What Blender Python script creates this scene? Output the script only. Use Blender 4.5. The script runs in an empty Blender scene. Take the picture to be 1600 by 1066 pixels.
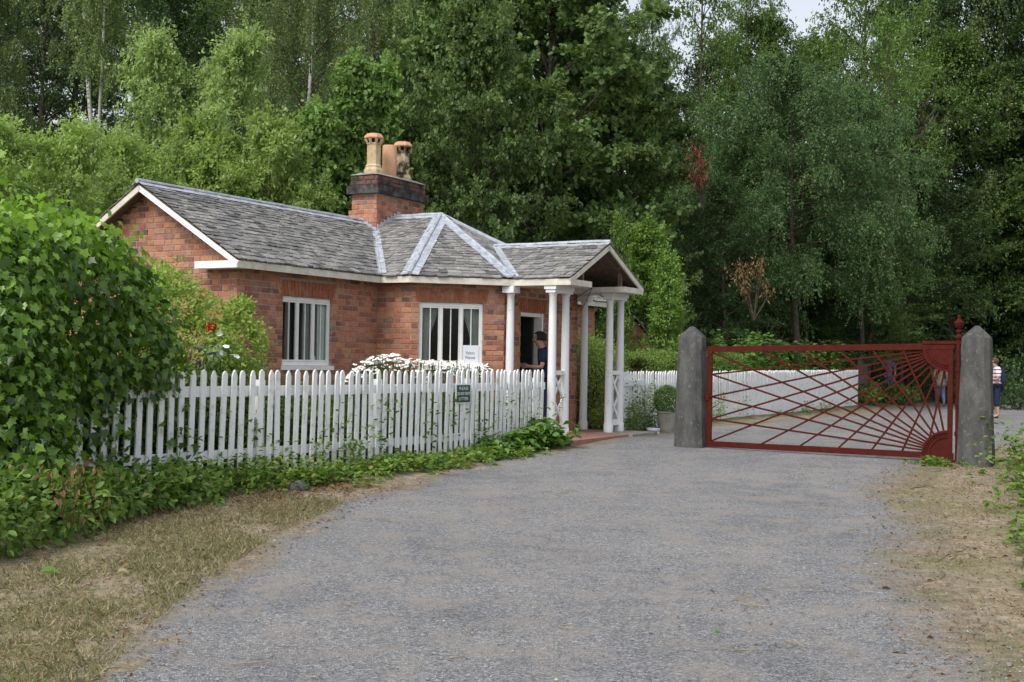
import bpy, bmesh, math, random
import numpy as np
from mathutils import Vector, Matrix

rnd = random.Random(7)
SC = bpy.context.scene
COL = SC.collection

# ------------------------------------------------------------------ camera
F_PX, ROLL, Y_HOR, EYE = 1930.0, 0.016, 564.4, 1.6
PITCH = math.atan((Y_HOR - 533) / F_PX)


def ray(px, py):
    """direction of a photograph pixel from the camera, world axes (used to measure where things stand)"""
    c, s = math.cos(ROLL), math.sin(ROLL)
    dx, dy = px - 800, py - 533
    a, b = dx * c + dy * s, -dx * s + dy * c
    cp, sp = math.cos(PITCH), math.sin(PITCH)
    v = (a / F_PX, 1.0, -b / F_PX)
    return Vector((v[0], v[1] * cp - v[2] * sp, v[1] * sp + v[2] * cp))


def at(px, py, Y):
    d = ray(px, py)
    return Vector((0, 0, EYE)) + d * (Y / d.y)


cam_data = bpy.data.cameras.new('camera')
cam = bpy.data.objects.new('camera', cam_data)
COL.objects.link(cam)
fwd = ray(800, 533).normalized()
right = (ray(1300, 533) - ray(300, 533)).normalized()
up = right.cross(fwd).normalized()
cam.matrix_world = Matrix(((right.x, up.x, -fwd.x, 0), (right.y, up.y, -fwd.y, 0), (right.z, up.z, -fwd.z, EYE), (0, 0, 0, 1)))
cam_data.sensor_width = 36
cam_data.lens = F_PX / 1600 * 36
cam_data.clip_end = 600
cam_data.clip_start = 0.1
SC.camera = cam

# ------------------------------------------------------------------ light
SUN_EL, SUN_AZ = math.radians(52), math.radians(218)      # azimuth clockwise from +Y: behind the camera, to the left
world = bpy.data.worlds.new('World')
SC.world = world
world.use_nodes = True
wn = world.node_tree.nodes
wl = world.node_tree.links
wn.clear()
sky = wn.new('ShaderNodeTexSky')
sky.sky_type = 'NISHITA'
sky.sun_disc = False
sky.sun_elevation = SUN_EL
sky.sun_rotation = SUN_AZ
sky.air_density = 1.0
sky.dust_density = 3.0
hsv = wn.new('ShaderNodeHueSaturation')          # thin cloud: the blue of the clear sky greyed
hsv.inputs['Saturation'].default_value = 0.33
bg = wn.new('ShaderNodeBackground')
bg.inputs['Strength'].default_value = 0.15
wo = wn.new('ShaderNodeOutputWorld')
wl.new(sky.outputs[0], hsv.inputs['Color'])
wl.new(hsv.outputs[0], bg.inputs['Color'])
wl.new(bg.outputs[0], wo.inputs['Surface'])
sun_data = bpy.data.lights.new('sun', 'SUN')
sun_data.energy = 1.3
sun_data.angle = math.radians(28)
sun_data.color = (1.0, 0.96, 0.9)
sun = bpy.data.objects.new('sun', sun_data)
COL.objects.link(sun)
sd = Vector((math.sin(SUN_AZ) * math.cos(SUN_EL), math.cos(SUN_AZ) * math.cos(SUN_EL), math.sin(SUN_EL)))
sun.rotation_euler = sd.to_track_quat('Z', 'Y').to_euler()
sun.location = sd * 60
SC.view_settings.view_transform = 'Standard'
SC.view_settings.look = 'None'
SC.view_settings.gamma = 1.0
SC.view_settings.exposure = 0.62
SC.view_settings.use_curve_mapping = False
SC.render.engine = 'CYCLES'
SC.cycles.max_bounces = 6
SC.cycles.transparent_max_bounces = 12
SC.cycles.transmission_bounces = 3
SC.cycles.use_denoising = True

# ------------------------------------------------------------------ frame of the toll house: u along the road, v towards it
TH = math.radians(60.78)
E1 = Vector((math.cos(TH), math.sin(TH), 0))
E2 = Vector((math.sin(TH), -math.cos(TH), 0))
ORIG = Vector((-2.107, 19.695, 0))
CAMP = Vector((0, 0, EYE))


def W(u, v, z=0.0):
    return ORIG + E1 * u + E2 * v + Vector((0, 0, z))


def softplus(x, k=2.0):
    return k * np.log1p(np.exp(np.clip(x / k, -30, 30)))


def gz(X, Y):
    """height of the ground"""
    X = np.asarray(X, float)
    Y = np.asarray(Y, float)
    dx, dy = X - ORIG.x, Y - ORIG.y
    u = dx * E1.x + dy * E1.y
    v = dx * E2.x + dy * E2.y
    base = np.interp(Y, [0, 7, 10, 14, 18, 21, 25, 30, 36, 50, 80], [0, 0, .06, .13, .22, .29, .30, .24, .17, .15, .3])
    hill = .36 * softplus(-9 - v, 1.5) + .34 * softplus(u - 50, 2.5) + .08 * softplus(v - 16, 2)
    hill = 26 * np.tanh(hill / 26)
    bank = .05 * np.exp(-((v - 2.2) / .7) ** 2) * (u < 1)
    porch = .065 * np.exp(-((u - 2.7) / 2.0) ** 2 - ((v - 2.5) / .9) ** 2)
    far_bank = .17 * np.exp(-((v - 1.3) / .75) ** 2) / (1 + np.exp(-(u - 9) * 1.2))
    return base + hill + bank + porch + far_bank


def G(x, y):
    return float(gz(x, y))


# ------------------------------------------------------------------ materials
def new_mat(name):
    m = bpy.data.materials.new(name)
    m.use_nodes = True
    m.node_tree.nodes.clear()
    return m, m.node_tree.nodes, m.node_tree.links


def nd(n, kind, **kw):
    x = n.new(kind)
    for k, v in kw.items():
        if hasattr(x, k) and k not in x.inputs:
            setattr(x, k, v)
        else:
            x.inputs[k].default_value = v
    return x


def ramp(n, stops):
    r = n.new('ShaderNodeValToRGB')
    e = r.color_ramp.elements
    while len(e) < len(stops):
        e.new(0.5)
    for el, (p, c) in zip(e, stops):
        el.position = p
        el.color = (c[0], c[1], c[2], 1)
    return r


def mixc(n, l, fac, a, b, blend='MIX'):
    m = n.new('ShaderNodeMix')
    m.data_type = 'RGBA'
    m.blend_type = blend
    for sock, val in ((m.inputs[0], fac), (m.inputs[6], a), (m.inputs[7], b)):
        if hasattr(val, 'is_linked') or hasattr(val, 'links'):
            l.new(val, sock)
        elif isinstance(val, (int, float)):
            sock.default_value = val
        else:
            sock.default_value = (val[0], val[1], val[2], 1)
    return m.outputs[2]


def noise(n, l, vec, scale, detail=4, rough=.6, out='Fac'):
    t = nd(n, 'ShaderNodeTexNoise')
    t.inputs['Scale'].default_value = scale
    t.inputs['Detail'].default_value = detail
    t.inputs['Roughness'].default_value = rough
    if vec is not None:
        l.new(vec, t.inputs['Vector'])
    return t.outputs[out]


def finish(m, n, l, color, rough=.8, bump=None, bump_s=.3, bump_d=.01, spec=.3, metal=0.0):
    p = n.new('ShaderNodeBsdfPrincipled')
    if hasattr(color, 'links'):
        l.new(color, p.inputs['Base Color'])
    else:
        p.inputs['Base Color'].default_value = (color[0], color[1], color[2], 1)
    if hasattr(rough, 'links'):
        l.new(rough, p.inputs['Roughness'])
    else:
        p.inputs['Roughness'].default_value = rough
    p.inputs['Specular IOR Level'].default_value = spec
    p.inputs['Metallic'].default_value = metal
    if bump is not None:
        b = n.new('ShaderNodeBump')
        b.inputs['Strength'].default_value = bump_s
        b.inputs['Distance'].default_value = bump_d
        l.new(bump, b.inputs['Height'])
        l.new(b.outputs[0], p.inputs['Normal'])
    o = n.new('ShaderNodeOutputMaterial')
    l.new(p.outputs[0], o.inputs['Surface'])
    return m


def geo_pos(n):
    return n.new('ShaderNodeNewGeometry').outputs['Position']


def plain(name, a, b=None, scale=6, rough=.7, bump=.2, bump_d=.004, spec=.3, metal=0.0, lo=.35, hi=.65):
    """a paint, stone or cloth: two tones broken up by noise"""
    m, n, l = new_mat(name)
    pos = geo_pos(n)
    nz = noise(n, l, pos, scale, 6, .65)
    r = ramp(n, [(lo, a), (hi, b or a)])
    l.new(nz, r.inputs[0])
    nb = noise(n, l, pos, scale * 9, 4)
    return finish(m, n, l, r.outputs[0], rough, nb, bump, bump_d, spec, metal)


def pieces(name, stops, single, scale=30, rough=.85, stain=None, bump_s=.5, bump_d=.004, spec=.25):
    """bricks and slates: one tone per piece. single: the piece is an object of its own (its random), else the mesh stores it"""
    m, n, l = new_mat(name)
    pos = geo_pos(n)
    if single:
        r = n.new('ShaderNodeObjectInfo').outputs['Random']
    else:
        a = n.new('ShaderNodeAttribute')
        a.attribute_name = 'var'
        r = a.outputs['Fac']
    rp = ramp(n, stops)
    rp.color_ramp.interpolation = 'LINEAR'
    l.new(r, rp.inputs[0])
    nz = noise(n, l, pos, scale, 5, .7)
    mul = ramp(n, [(.25, (.62, .6, .6)), (.75, (1.25, 1.22, 1.2))])
    l.new(nz, mul.inputs[0])
    c = mixc(n, l, 1.0, rp.outputs[0], mul.outputs[0], 'MULTIPLY')
    if stain:
        for sc, col, lo, hi in stain:
            s = noise(n, l, pos, sc, 6, .7)
            sr = ramp(n, [(lo, (0, 0, 0)), (hi, (1, 1, 1))])
            l.new(s, sr.inputs[0])
            c = mixc(n, l, sr.outputs[0], c, col)
    nb = noise(n, l, pos, scale * 3, 5)
    return finish(m, n, l, c, rough, nb, bump_s, bump_d, spec)


def leaf_mat(name, dark, light, trans=.35, rough=.5, third=None, spec=.35, pt=.9, k=1.5):
    # a leaf reflects about as much as it lets through: the two shaders share one colour, so it is the sum of both
    dark, light = [c * k for c in dark], [c * k for c in light]
    trans = min(.5, trans + .12)
    m, n, l = new_mat(name)
    a = n.new('ShaderNodeAttribute')
    a.attribute_name = 'var'
    stops = [(0.0, dark), (.85 if third else 1.0, light)]
    if third:
        stops.append((pt + .06, third))
    rp = ramp(n, stops)
    l.new(a.outputs['Fac'], rp.inputs[0])
    oi = n.new('ShaderNodeObjectInfo')
    hs = n.new('ShaderNodeHueSaturation')
    mr = nd(n, 'ShaderNodeMapRange')
    l.new(oi.outputs['Random'], mr.inputs[0])
    mr.inputs[3].default_value = .82
    mr.inputs[4].default_value = 1.16
    l.new(mr.outputs[0], hs.inputs['Value'])
    l.new(rp.outputs[0], hs.inputs['Color'])
    p = n.new('ShaderNodeBsdfPrincipled')
    p.inputs['Roughness'].default_value = rough
    p.inputs['Specular IOR Level'].default_value = spec
    l.new(hs.outputs[0], p.inputs['Base Color'])
    t = n.new('ShaderNodeBsdfTranslucent')
    tc = mixc(n, l, 1.0, hs.outputs[0], (1.12, 1.22, .68), 'MULTIPLY')
    l.new(tc, t.inputs['Color'])
    mx = n.new('ShaderNodeMixShader')
    mx.inputs[0].default_value = trans
    l.new(p.outputs[0], mx.inputs[1])
    l.new(t.outputs[0], mx.inputs[2])
    o = n.new('ShaderNodeOutputMaterial')
    l.new(mx.outputs[0], o.inputs['Surface'])
    return m


BRICK = [(0, (.16, .088, .074)), (.10, (.27, .115, .084)), (.28, (.37, .143, .090)), (.5, (.46, .195, .118)), (.75, (.54, .250, .140)), (.9, (.41, .215, .155)), (1, (.25, .150, .125))]
BST = [(2.2, (.20, .13, .10), .58, .78), (7, (.40, .26, .20), .50, .78)]
M = {}
M['brick_1'] = pieces('brick single', BRICK, True, 26, .9, BST)
M['brick'] = pieces('brick', BRICK, False, 26, .9, BST)
M['arch'] = pieces('gauged brick', [(0, (.30, .105, .055)), (.6, (.37, .14, .07)), (1, (.26, .09, .055))], False, 26, .9, BST)
SOOT = [(3.0, (.03, .028, .027), .42, .60)]
M['brick_top'] = pieces('sooty brick', BRICK, False, 26, .9, SOOT)
SL = [(0, (.095, .097, .098)), (.2, (.155, .157, .158)), (.6, (.215, .215, .212)), (1, (.29, .287, .275))]
SST = [(6, (.42, .42, .33), .58, .72), (1.7, (.09, .10, .065), .58, .75), (19, (.07, .07, .068), .60, .72)]
M['slate_1'] = pieces('slate single', SL, True, 24, .75, SST, .6, .006, .35)
M['slate'] = pieces('slate', SL, False, 24, .75, SST, .6, .006, .35)
M['mortar'] = plain('mortar', (.30, .215, .165), (.40, .31, .25), 14, .95, .4)
M['lead'] = plain('lead sheet', (.25, .275, .32), (.46, .49, .545), 9, .5, .25, .01, .5)
M['white'] = plain('white paint', (.70, .70, .68), (.83, .83, .82), 7, .55, .12, .002, .35, 0, .3, .5)
M['fence_white'] = plain('fence paint', (.46, .47, .42), (.80, .81, .82), 8, .6, .25, .003, .3, 0, .26, .46)
M['cream'] = plain('cream paint', (.50, .46, .37), (.68, .65, .57), 6, .6, .2, .003, .3, 0, .3, .6)
M['column'] = plain('limewash', (.50, .48, .44), (.72, .73, .75), 8, .7, .25, .003, .3, 0, .25, .40)
M['oldwood'] = plain('bare timber', (.10, .075, .055), (.20, .15, .11), 12, .85, .4)
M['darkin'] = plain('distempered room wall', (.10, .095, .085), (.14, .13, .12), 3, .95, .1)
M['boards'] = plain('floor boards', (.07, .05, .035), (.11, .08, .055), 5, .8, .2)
M['redstone'] = plain('red paving', (.28, .13, .10), (.36, .20, .16), 5, .85, .3)
M['greystone'] = plain('paving stone', (.20, .18, .16), (.31, .29, .26), 7, .85, .5)
M['sooty'] = plain('sooted stone', (.028, .027, .027), (.16, .15, .14), 5, .9, .5, .006, .2, 0, .42, .75)
M['flaunch'] = plain('cement flaunching', (.18, .16, .14), (.34, .32, .29), 7, .95, .5)
M['pot'] = plain('buff fired clay', (.38, .28, .15), (.55, .44, .27), 8, .75, .2, .003, .3, 0, .35, .6)
M['pot_dirty'] = plain('stained fired clay', (.05, .04, .03), (.50, .40, .25), 6, .8, .2, .003, .3, 0, .42, .55)
M['pot_rim'] = plain('orange fired clay', (.48, .25, .13), (.58, .34, .20), 9, .7, .2)
M['pot_plain'] = plain('terracotta', (.50, .27, .15), (.60, .36, .22), 5, .7, .15)
M['hole'] = plain('soot', (.012, .011, .01), None, 5, 1, .1)  # near black; in the pots it stands in for dark openings
M['iron'] = plain('red oxide gate paint', (.056, .0090, .0062), (.084, .0130, .0088), 10, .75, .25, .002, .12)
M['sign_green'] = plain('green enamel', (.012, .055, .045), (.016, .068, .055), 5, .4, .05)
M['letter'] = plain('white lettering', (.78, .78, .76), None, 5, .6, .02)
M['paper'] = plain('paper', (.72, .76, .84), (.78, .81, .88), 4, .9, .02)
M['ink'] = plain('ink', (.05, .05, .06), None, 5, .8, .02)
M['curtain'] = plain('pale curtain', (.66, .72, .71), (.78, .83, .82), 4, .95, .1)
M['curtain_dark'] = plain('grey curtain', (.26, .28, .26), (.38, .40, .38), 4, .95, .1)
M['zinc'] = plain('galvanised zinc', (.20, .19, .17), (.33, .31, .28), 9, .6, .3, .004, .4)
M['enamel'] = plain('white enamel', (.75, .76, .78), None, 4, .35, .05)
M['blue'] = plain('blue enamel', (.06, .10, .22), None, 4, .35, .05)
M['bark'] = plain('bark', (.045, .035, .026), (.11, .09, .07), 9, .95, .8, .02)
M['twig'] = plain('dry stem', (.20, .15, .09), (.34, .27, .17), 9, .9, .5)


def birch_bark():
    m, n, l = new_mat('birch bark')
    pos = geo_pos(n)
    mp = nd(n, 'ShaderNodeMapping')
    mp.inputs['Scale'].default_value = (4, 4, 9)
    l.new(pos, mp.inputs['Vector'])
    a = noise(n, l, mp.outputs[0], 1.0, 5, .7)
    r = ramp(n, [(.30, (.04, .038, .034)), (.40, (.42, .40, .36)), (.7, (.64, .62, .58))])
    l.new(a, r.inputs[0])
    return finish(m, n, l, r.outputs[0], .8, a, .4, .01)


M['birch'] = birch_bark()


def post_stone():
    m, n, l = new_mat('gatepost stone')
    pos = geo_pos(n)
    mp = nd(n, 'ShaderNodeMapping')
    mp.inputs['Scale'].default_value = (6, 6, 2.6)
    l.new(pos, mp.inputs['Vector'])
    a = noise(n, l, mp.outputs[0], 1.0, 6, .7)
    r = ramp(n, [(.28, (.035, .038, .037)), (.5, (.078, .078, .075)), (.74, (.135, .132, .124))])
    l.new(a, r.inputs[0])
    lich = noise(n, l, pos, 16, 6, .75)
    lr = ramp(n, [(.57, (0, 0, 0)), (.68, (.6, .6, .6))])
    l.new(lich, lr.inputs[0])
    c = mixc(n, l, lr.outputs[0], r.outputs[0], (.24, .24, .22))
    b = noise(n, l, pos, 45, 6, .7)
    return finish(m, n, l, c, .9, b, .7, .012)


M['post'] = post_stone()


def ground_mats():
    # gravel with trodden tan patches; dirt and straw towards the edges of the road
    def gravel_nodes(n, l, pos):
        vo = nd(n, 'ShaderNodeTexVoronoi')
        vo.inputs['Scale'].default_value = 95
        l.new(pos, vo.inputs['Vector'])
        g1 = ramp(n, [(0, (.10, .104, .113)), (.3, (.168, .173, .184)), (.7, (.232, .237, .247)), (1, (.41, .405, .395))])
        sep = n.new('ShaderNodeSeparateColor')
        l.new(vo.outputs['Color'], sep.inputs[0])
        l.new(sep.outputs[0], g1.inputs[0])
        vo2 = nd(n, 'ShaderNodeTexVoronoi')
        vo2.inputs['Scale'].default_value = 38
        l.new(pos, vo2.inputs['Vector'])
        sep2 = n.new('ShaderNodeSeparateColor')
        l.new(vo2.outputs['Color'], sep2.inputs[0])
        g2 = ramp(n, [(0, (.70, .70, .71)), (.5, (.99, .99, 1.0)), (1, (1.25, 1.24, 1.22))])
        l.new(sep2.outputs[0], g2.inputs[0])
        c = mixc(n, l, .6, g1.outputs[0], g2.outputs[0], 'MULTIPLY')
        big = noise(n, l, pos, .55, 7, .72)
        br = ramp(n, [(.30, (.74, .75, .78)), (.5, (1.0, 1.0, 1.0)), (.72, (1.28, 1.25, 1.2))])
        l.new(big, br.inputs[0])
        c = mixc(n, l, 1.0, c, br.outputs[0], 'MULTIPLY')
        med = noise(n, l, pos, 2.3, 8, .75)
        mr = ramp(n, [(.46, (0, 0, 0)), (.64, (.8, .8, .8))])
        l.new(med, mr.inputs[0])
        c = mixc(n, l, mr.outputs[0], c, (.295, .268, .240))
        med2 = noise(n, l, pos, 6.0, 8, .8)
        mr2 = ramp(n, [(.56, (0, 0, 0)), (.74, (.6, .6, .6))])
        l.new(med2, mr2.inputs[0])
        c = mixc(n, l, mr2.outputs[0], c, (.33, .315, .295))
        h = n.new('ShaderNodeMath')
        h.operation = 'ADD'
        l.new(vo.outputs['Distance'], h.inputs[0])
        hm = n.new('ShaderNodeMath')
        hm.operation = 'MULTIPLY'
        hm.inputs[1].default_value = 1.5
        l.new(med2, hm.inputs[0])
        l.new(hm.outputs[0], h.inputs[1])
        return c, h.outputs[0]

    def dirt_nodes(n, l, pos):
        a = noise(n, l, pos, 9, 8, .75)
        r = ramp(n, [(.28, (.075, .058, .042)), (.42, (.18, .145, .105)), (.58, (.32, .255, .19)), (.75, (.46, .385, .29))])
        l.new(a, r.inputs[0])
        mp = nd(n, 'ShaderNodeMapping')
        mp.inputs['Rotation'].default_value = (0, 0, .6)
        mp.inputs['Scale'].default_value = (90, 12, 20)
        l.new(pos, mp.inputs['Vector'])
        st = noise(n, l, mp.outputs[0], 1.0, 5, .75)
        sr = ramp(n, [(.55, (0, 0, 0)), (.68, (.8, .8, .8))])
        l.new(st, sr.inputs[0])
        c = mixc(n, l, sr.outputs[0], r.outputs[0], (.52, .46, .34))
        gr = noise(n, l, pos, 1.1, 6, .7)
        grr = ramp(n, [(.42, (0, 0, 0)), (.62, (.6, .6, .6))])
        l.new(gr, grr.inputs[0])
        c = mixc(n, l, grr.outputs[0], c, (.13, .14, .05))
        return c, a

    m, n, l = new_mat('road gravel')
    pos = geo_pos(n)
    gc, gh = gravel_nodes(n, l, pos)
    dc, dh = dirt_nodes(n, l, pos)
    a = n.new('ShaderNodeAttribute')
    a.attribute_name = 'edge'
    nz = noise(n, l, pos, 1.6, 8, .75)
    mth = n.new('ShaderNodeMath')
    mth.operation = 'ADD'
    l.new(a.outputs['Fac'], mth.inputs[0])
    l.new(nz, mth.inputs[1])
    er = ramp(n, [(.62, (0, 0, 0)), (.95, (1, 1, 1))])
    l.new(mth.outputs[0], er.inputs[0])
    c = mixc(n, l, er.outputs[0], dc, gc)
    M['road'] = finish(m, n, l, c, .95, gh, .9, .012, .2)
    m, n, l = new_mat('verge earth')
    pos = geo_pos(n)
    dc, dh = dirt_nodes(n, l, pos)
    a = n.new('ShaderNodeAttribute')
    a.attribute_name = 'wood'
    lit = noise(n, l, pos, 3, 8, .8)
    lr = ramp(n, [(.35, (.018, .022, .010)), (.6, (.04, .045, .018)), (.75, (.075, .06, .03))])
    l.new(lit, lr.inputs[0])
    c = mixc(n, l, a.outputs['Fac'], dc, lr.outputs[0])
    M['ground'] = finish(m, n, l, c, .95, dh, .8, .02, .15)


ground_mats()


def glass():
    m, n, l = new_mat('window glass')
    t = n.new('ShaderNodeBsdfTransparent')
    t.inputs[0].default_value = (.86, .89, .88, 1)
    g = n.new('ShaderNodeBsdfGlossy')
    g.inputs['Roughness'].default_value = .03
    f = nd(n, 'ShaderNodeFresnel')
    f.inputs['IOR'].default_value = 1.5
    mx = n.new('ShaderNodeMixShader')
    gm = n.new('ShaderNodeNewGeometry')      # only the outer face of a pane mirrors: the inner one would trap slanting rays
    sb = n.new('ShaderNodeMath')
    sb.operation = 'SUBTRACT'
    sb.inputs[0].default_value = 1.0
    l.new(gm.outputs['Backfacing'], sb.inputs[1])
    ml = n.new('ShaderNodeMath')
    ml.operation = 'MULTIPLY'
    l.new(f.outputs[0], ml.inputs[0])
    l.new(sb.outputs[0], ml.inputs[1])
    l.new(ml.outputs[0], mx.inputs[0])
    l.new(t.outputs[0], mx.inputs[1])
    l.new(g.outputs[0], mx.inputs[2])
    o = n.new('ShaderNodeOutputMaterial')
    l.new(mx.outputs[0], o.inputs['Surface'])
    return m


M['glass'] = glass()
M['ivy'] = leaf_mat('ivy leaf', (.022, .062, .008), (.165, .290, .036), .25, .32, None, .55)
M['ivy_top'] = leaf_mat('young ivy leaf', (.130, .245, .022), (.270, .43, .060), .35, .4, None, .45)  # paler top leaves: light from above put into the leaf colour
M['weed'] = leaf_mat('weed leaf', (.050, .095, .020), (.165, .255, .058), .3, .5, (.27, .24, .07))
M['hosta'] = leaf_mat('broad leaf', (.055, .115, .025), (.14, .24, .055), .3, .45)
M['willow'] = leaf_mat('pale leaf', (.130, .185, .072), (.330, .420, .180), .35, .5)
M['pale2'] = leaf_mat('yellow green leaf', (.125, .178, .058), (.310, .400, .140), .38, .5)
M['maple'] = leaf_mat('lime leaf', (.066, .120, .034), (.185, .285, .085), .35, .5, (.34, .22, .09), .35, .95)
M['syc'] = leaf_mat('dark sycamore leaf', (.034, .070, .025), (.145, .210, .070), .25, .5, (.20, .19, .07), .22, .92)
M['birchleaf'] = leaf_mat('birch leaf', (.058, .095, .034), (.185, .235, .095), .3, .5)
M['bluebirch'] = leaf_mat('blue green birch leaf', (.034, .074, .028), (.135, .215, .082), .28, .5)
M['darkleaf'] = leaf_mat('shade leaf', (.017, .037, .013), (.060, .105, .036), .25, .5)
M['midleaf'] = leaf_mat('wood leaf', (.040, .078, .022), (.145, .220, .062), .3, .5)
M['rose'] = leaf_mat('rose leaf', (.105, .160, .034), (.270, .350, .085), .35, .5, None, .3)
M['box'] = leaf_mat('box leaf', (.040, .085, .018), (.150, .235, .055), .25, .45)
M['variegated'] = leaf_mat('variegated leaf', (.055, .100, .020), (.240, .310, .085), .3, .45)
M['hedge'] = leaf_mat('hedge leaf', (.060, .105, .024), (.185, .260, .065), .3, .5)
M['deadleaf'] = leaf_mat('dead leaf', (.13, .065, .028), (.34, .21, .11), .2, .7, k=1.0)
M['redleaf'] = leaf_mat('withered red leaf', (.11, .035, .022), (.22, .07, .04), .25, .7, k=1.0)
M['straw'] = leaf_mat('dry grass', (.31, .25, .145), (.58, .50, .33), .2, .8, (.20, .23, .09), .2, .93, k=1.0)
M['grass'] = leaf_mat('green grass', (.08, .11, .035), (.21, .24, .10), .3, .7, (.34, .27, .14), .2, .92)
M['daisy'] = plain('daisy petal', (.80, .80, .78), None, 5, .8, .02)
M['daisy_eye'] = plain('daisy eye', (.45, .30, .03), None, 5, .8, .02)
M['petal_red'] = plain('red petal', (.42, .012, .018), (.55, .02, .025), 12, .6, .1)
M['petal_blue'] = plain('blue petal', (.035, .10, .42), (.08, .18, .55), 12, .6, .1)
M['petal_white'] = plain('white petal', (.62, .66, .72), (.75, .77, .8), 12, .7, .1)
M['pebble'] = pieces('pebble', [(0, (.09, .095, .105)), (.4, (.18, .185, .20)), (.8, (.27, .265, .26)), (1, (.42, .40, .37))], False, 60, .9)
M['stone'] = plain('field stone', (.09, .09, .088), (.20, .195, .185), 12, .9, .6, .01)

# ------------------------------------------------------------------ object helpers
ORG = {}


def tag(o, label=None, cat=None, group=None, kind=None):
    for k, v in (('label', label), ('category', cat), ('group', group), ('kind', kind)):
        if v:
            o[k] = v
    return o


def thing(name, loc, label, cat, group=None):
    o = bpy.data.objects.new(name, None)
    o.location = loc
    o.empty_display_size = .2
    COL.objects.link(o)
    ORG[o] = Vector(loc)
    return tag(o, label, cat, group)


def link(name, data, parent=None, loc=None):
    o = bpy.data.objects.new(name, data)
    COL.objects.link(o)
    if parent is not None:
        o.parent = parent
        ORG[o] = ORG[parent]
    if loc is not None:
        o.location = loc
    return o


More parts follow.
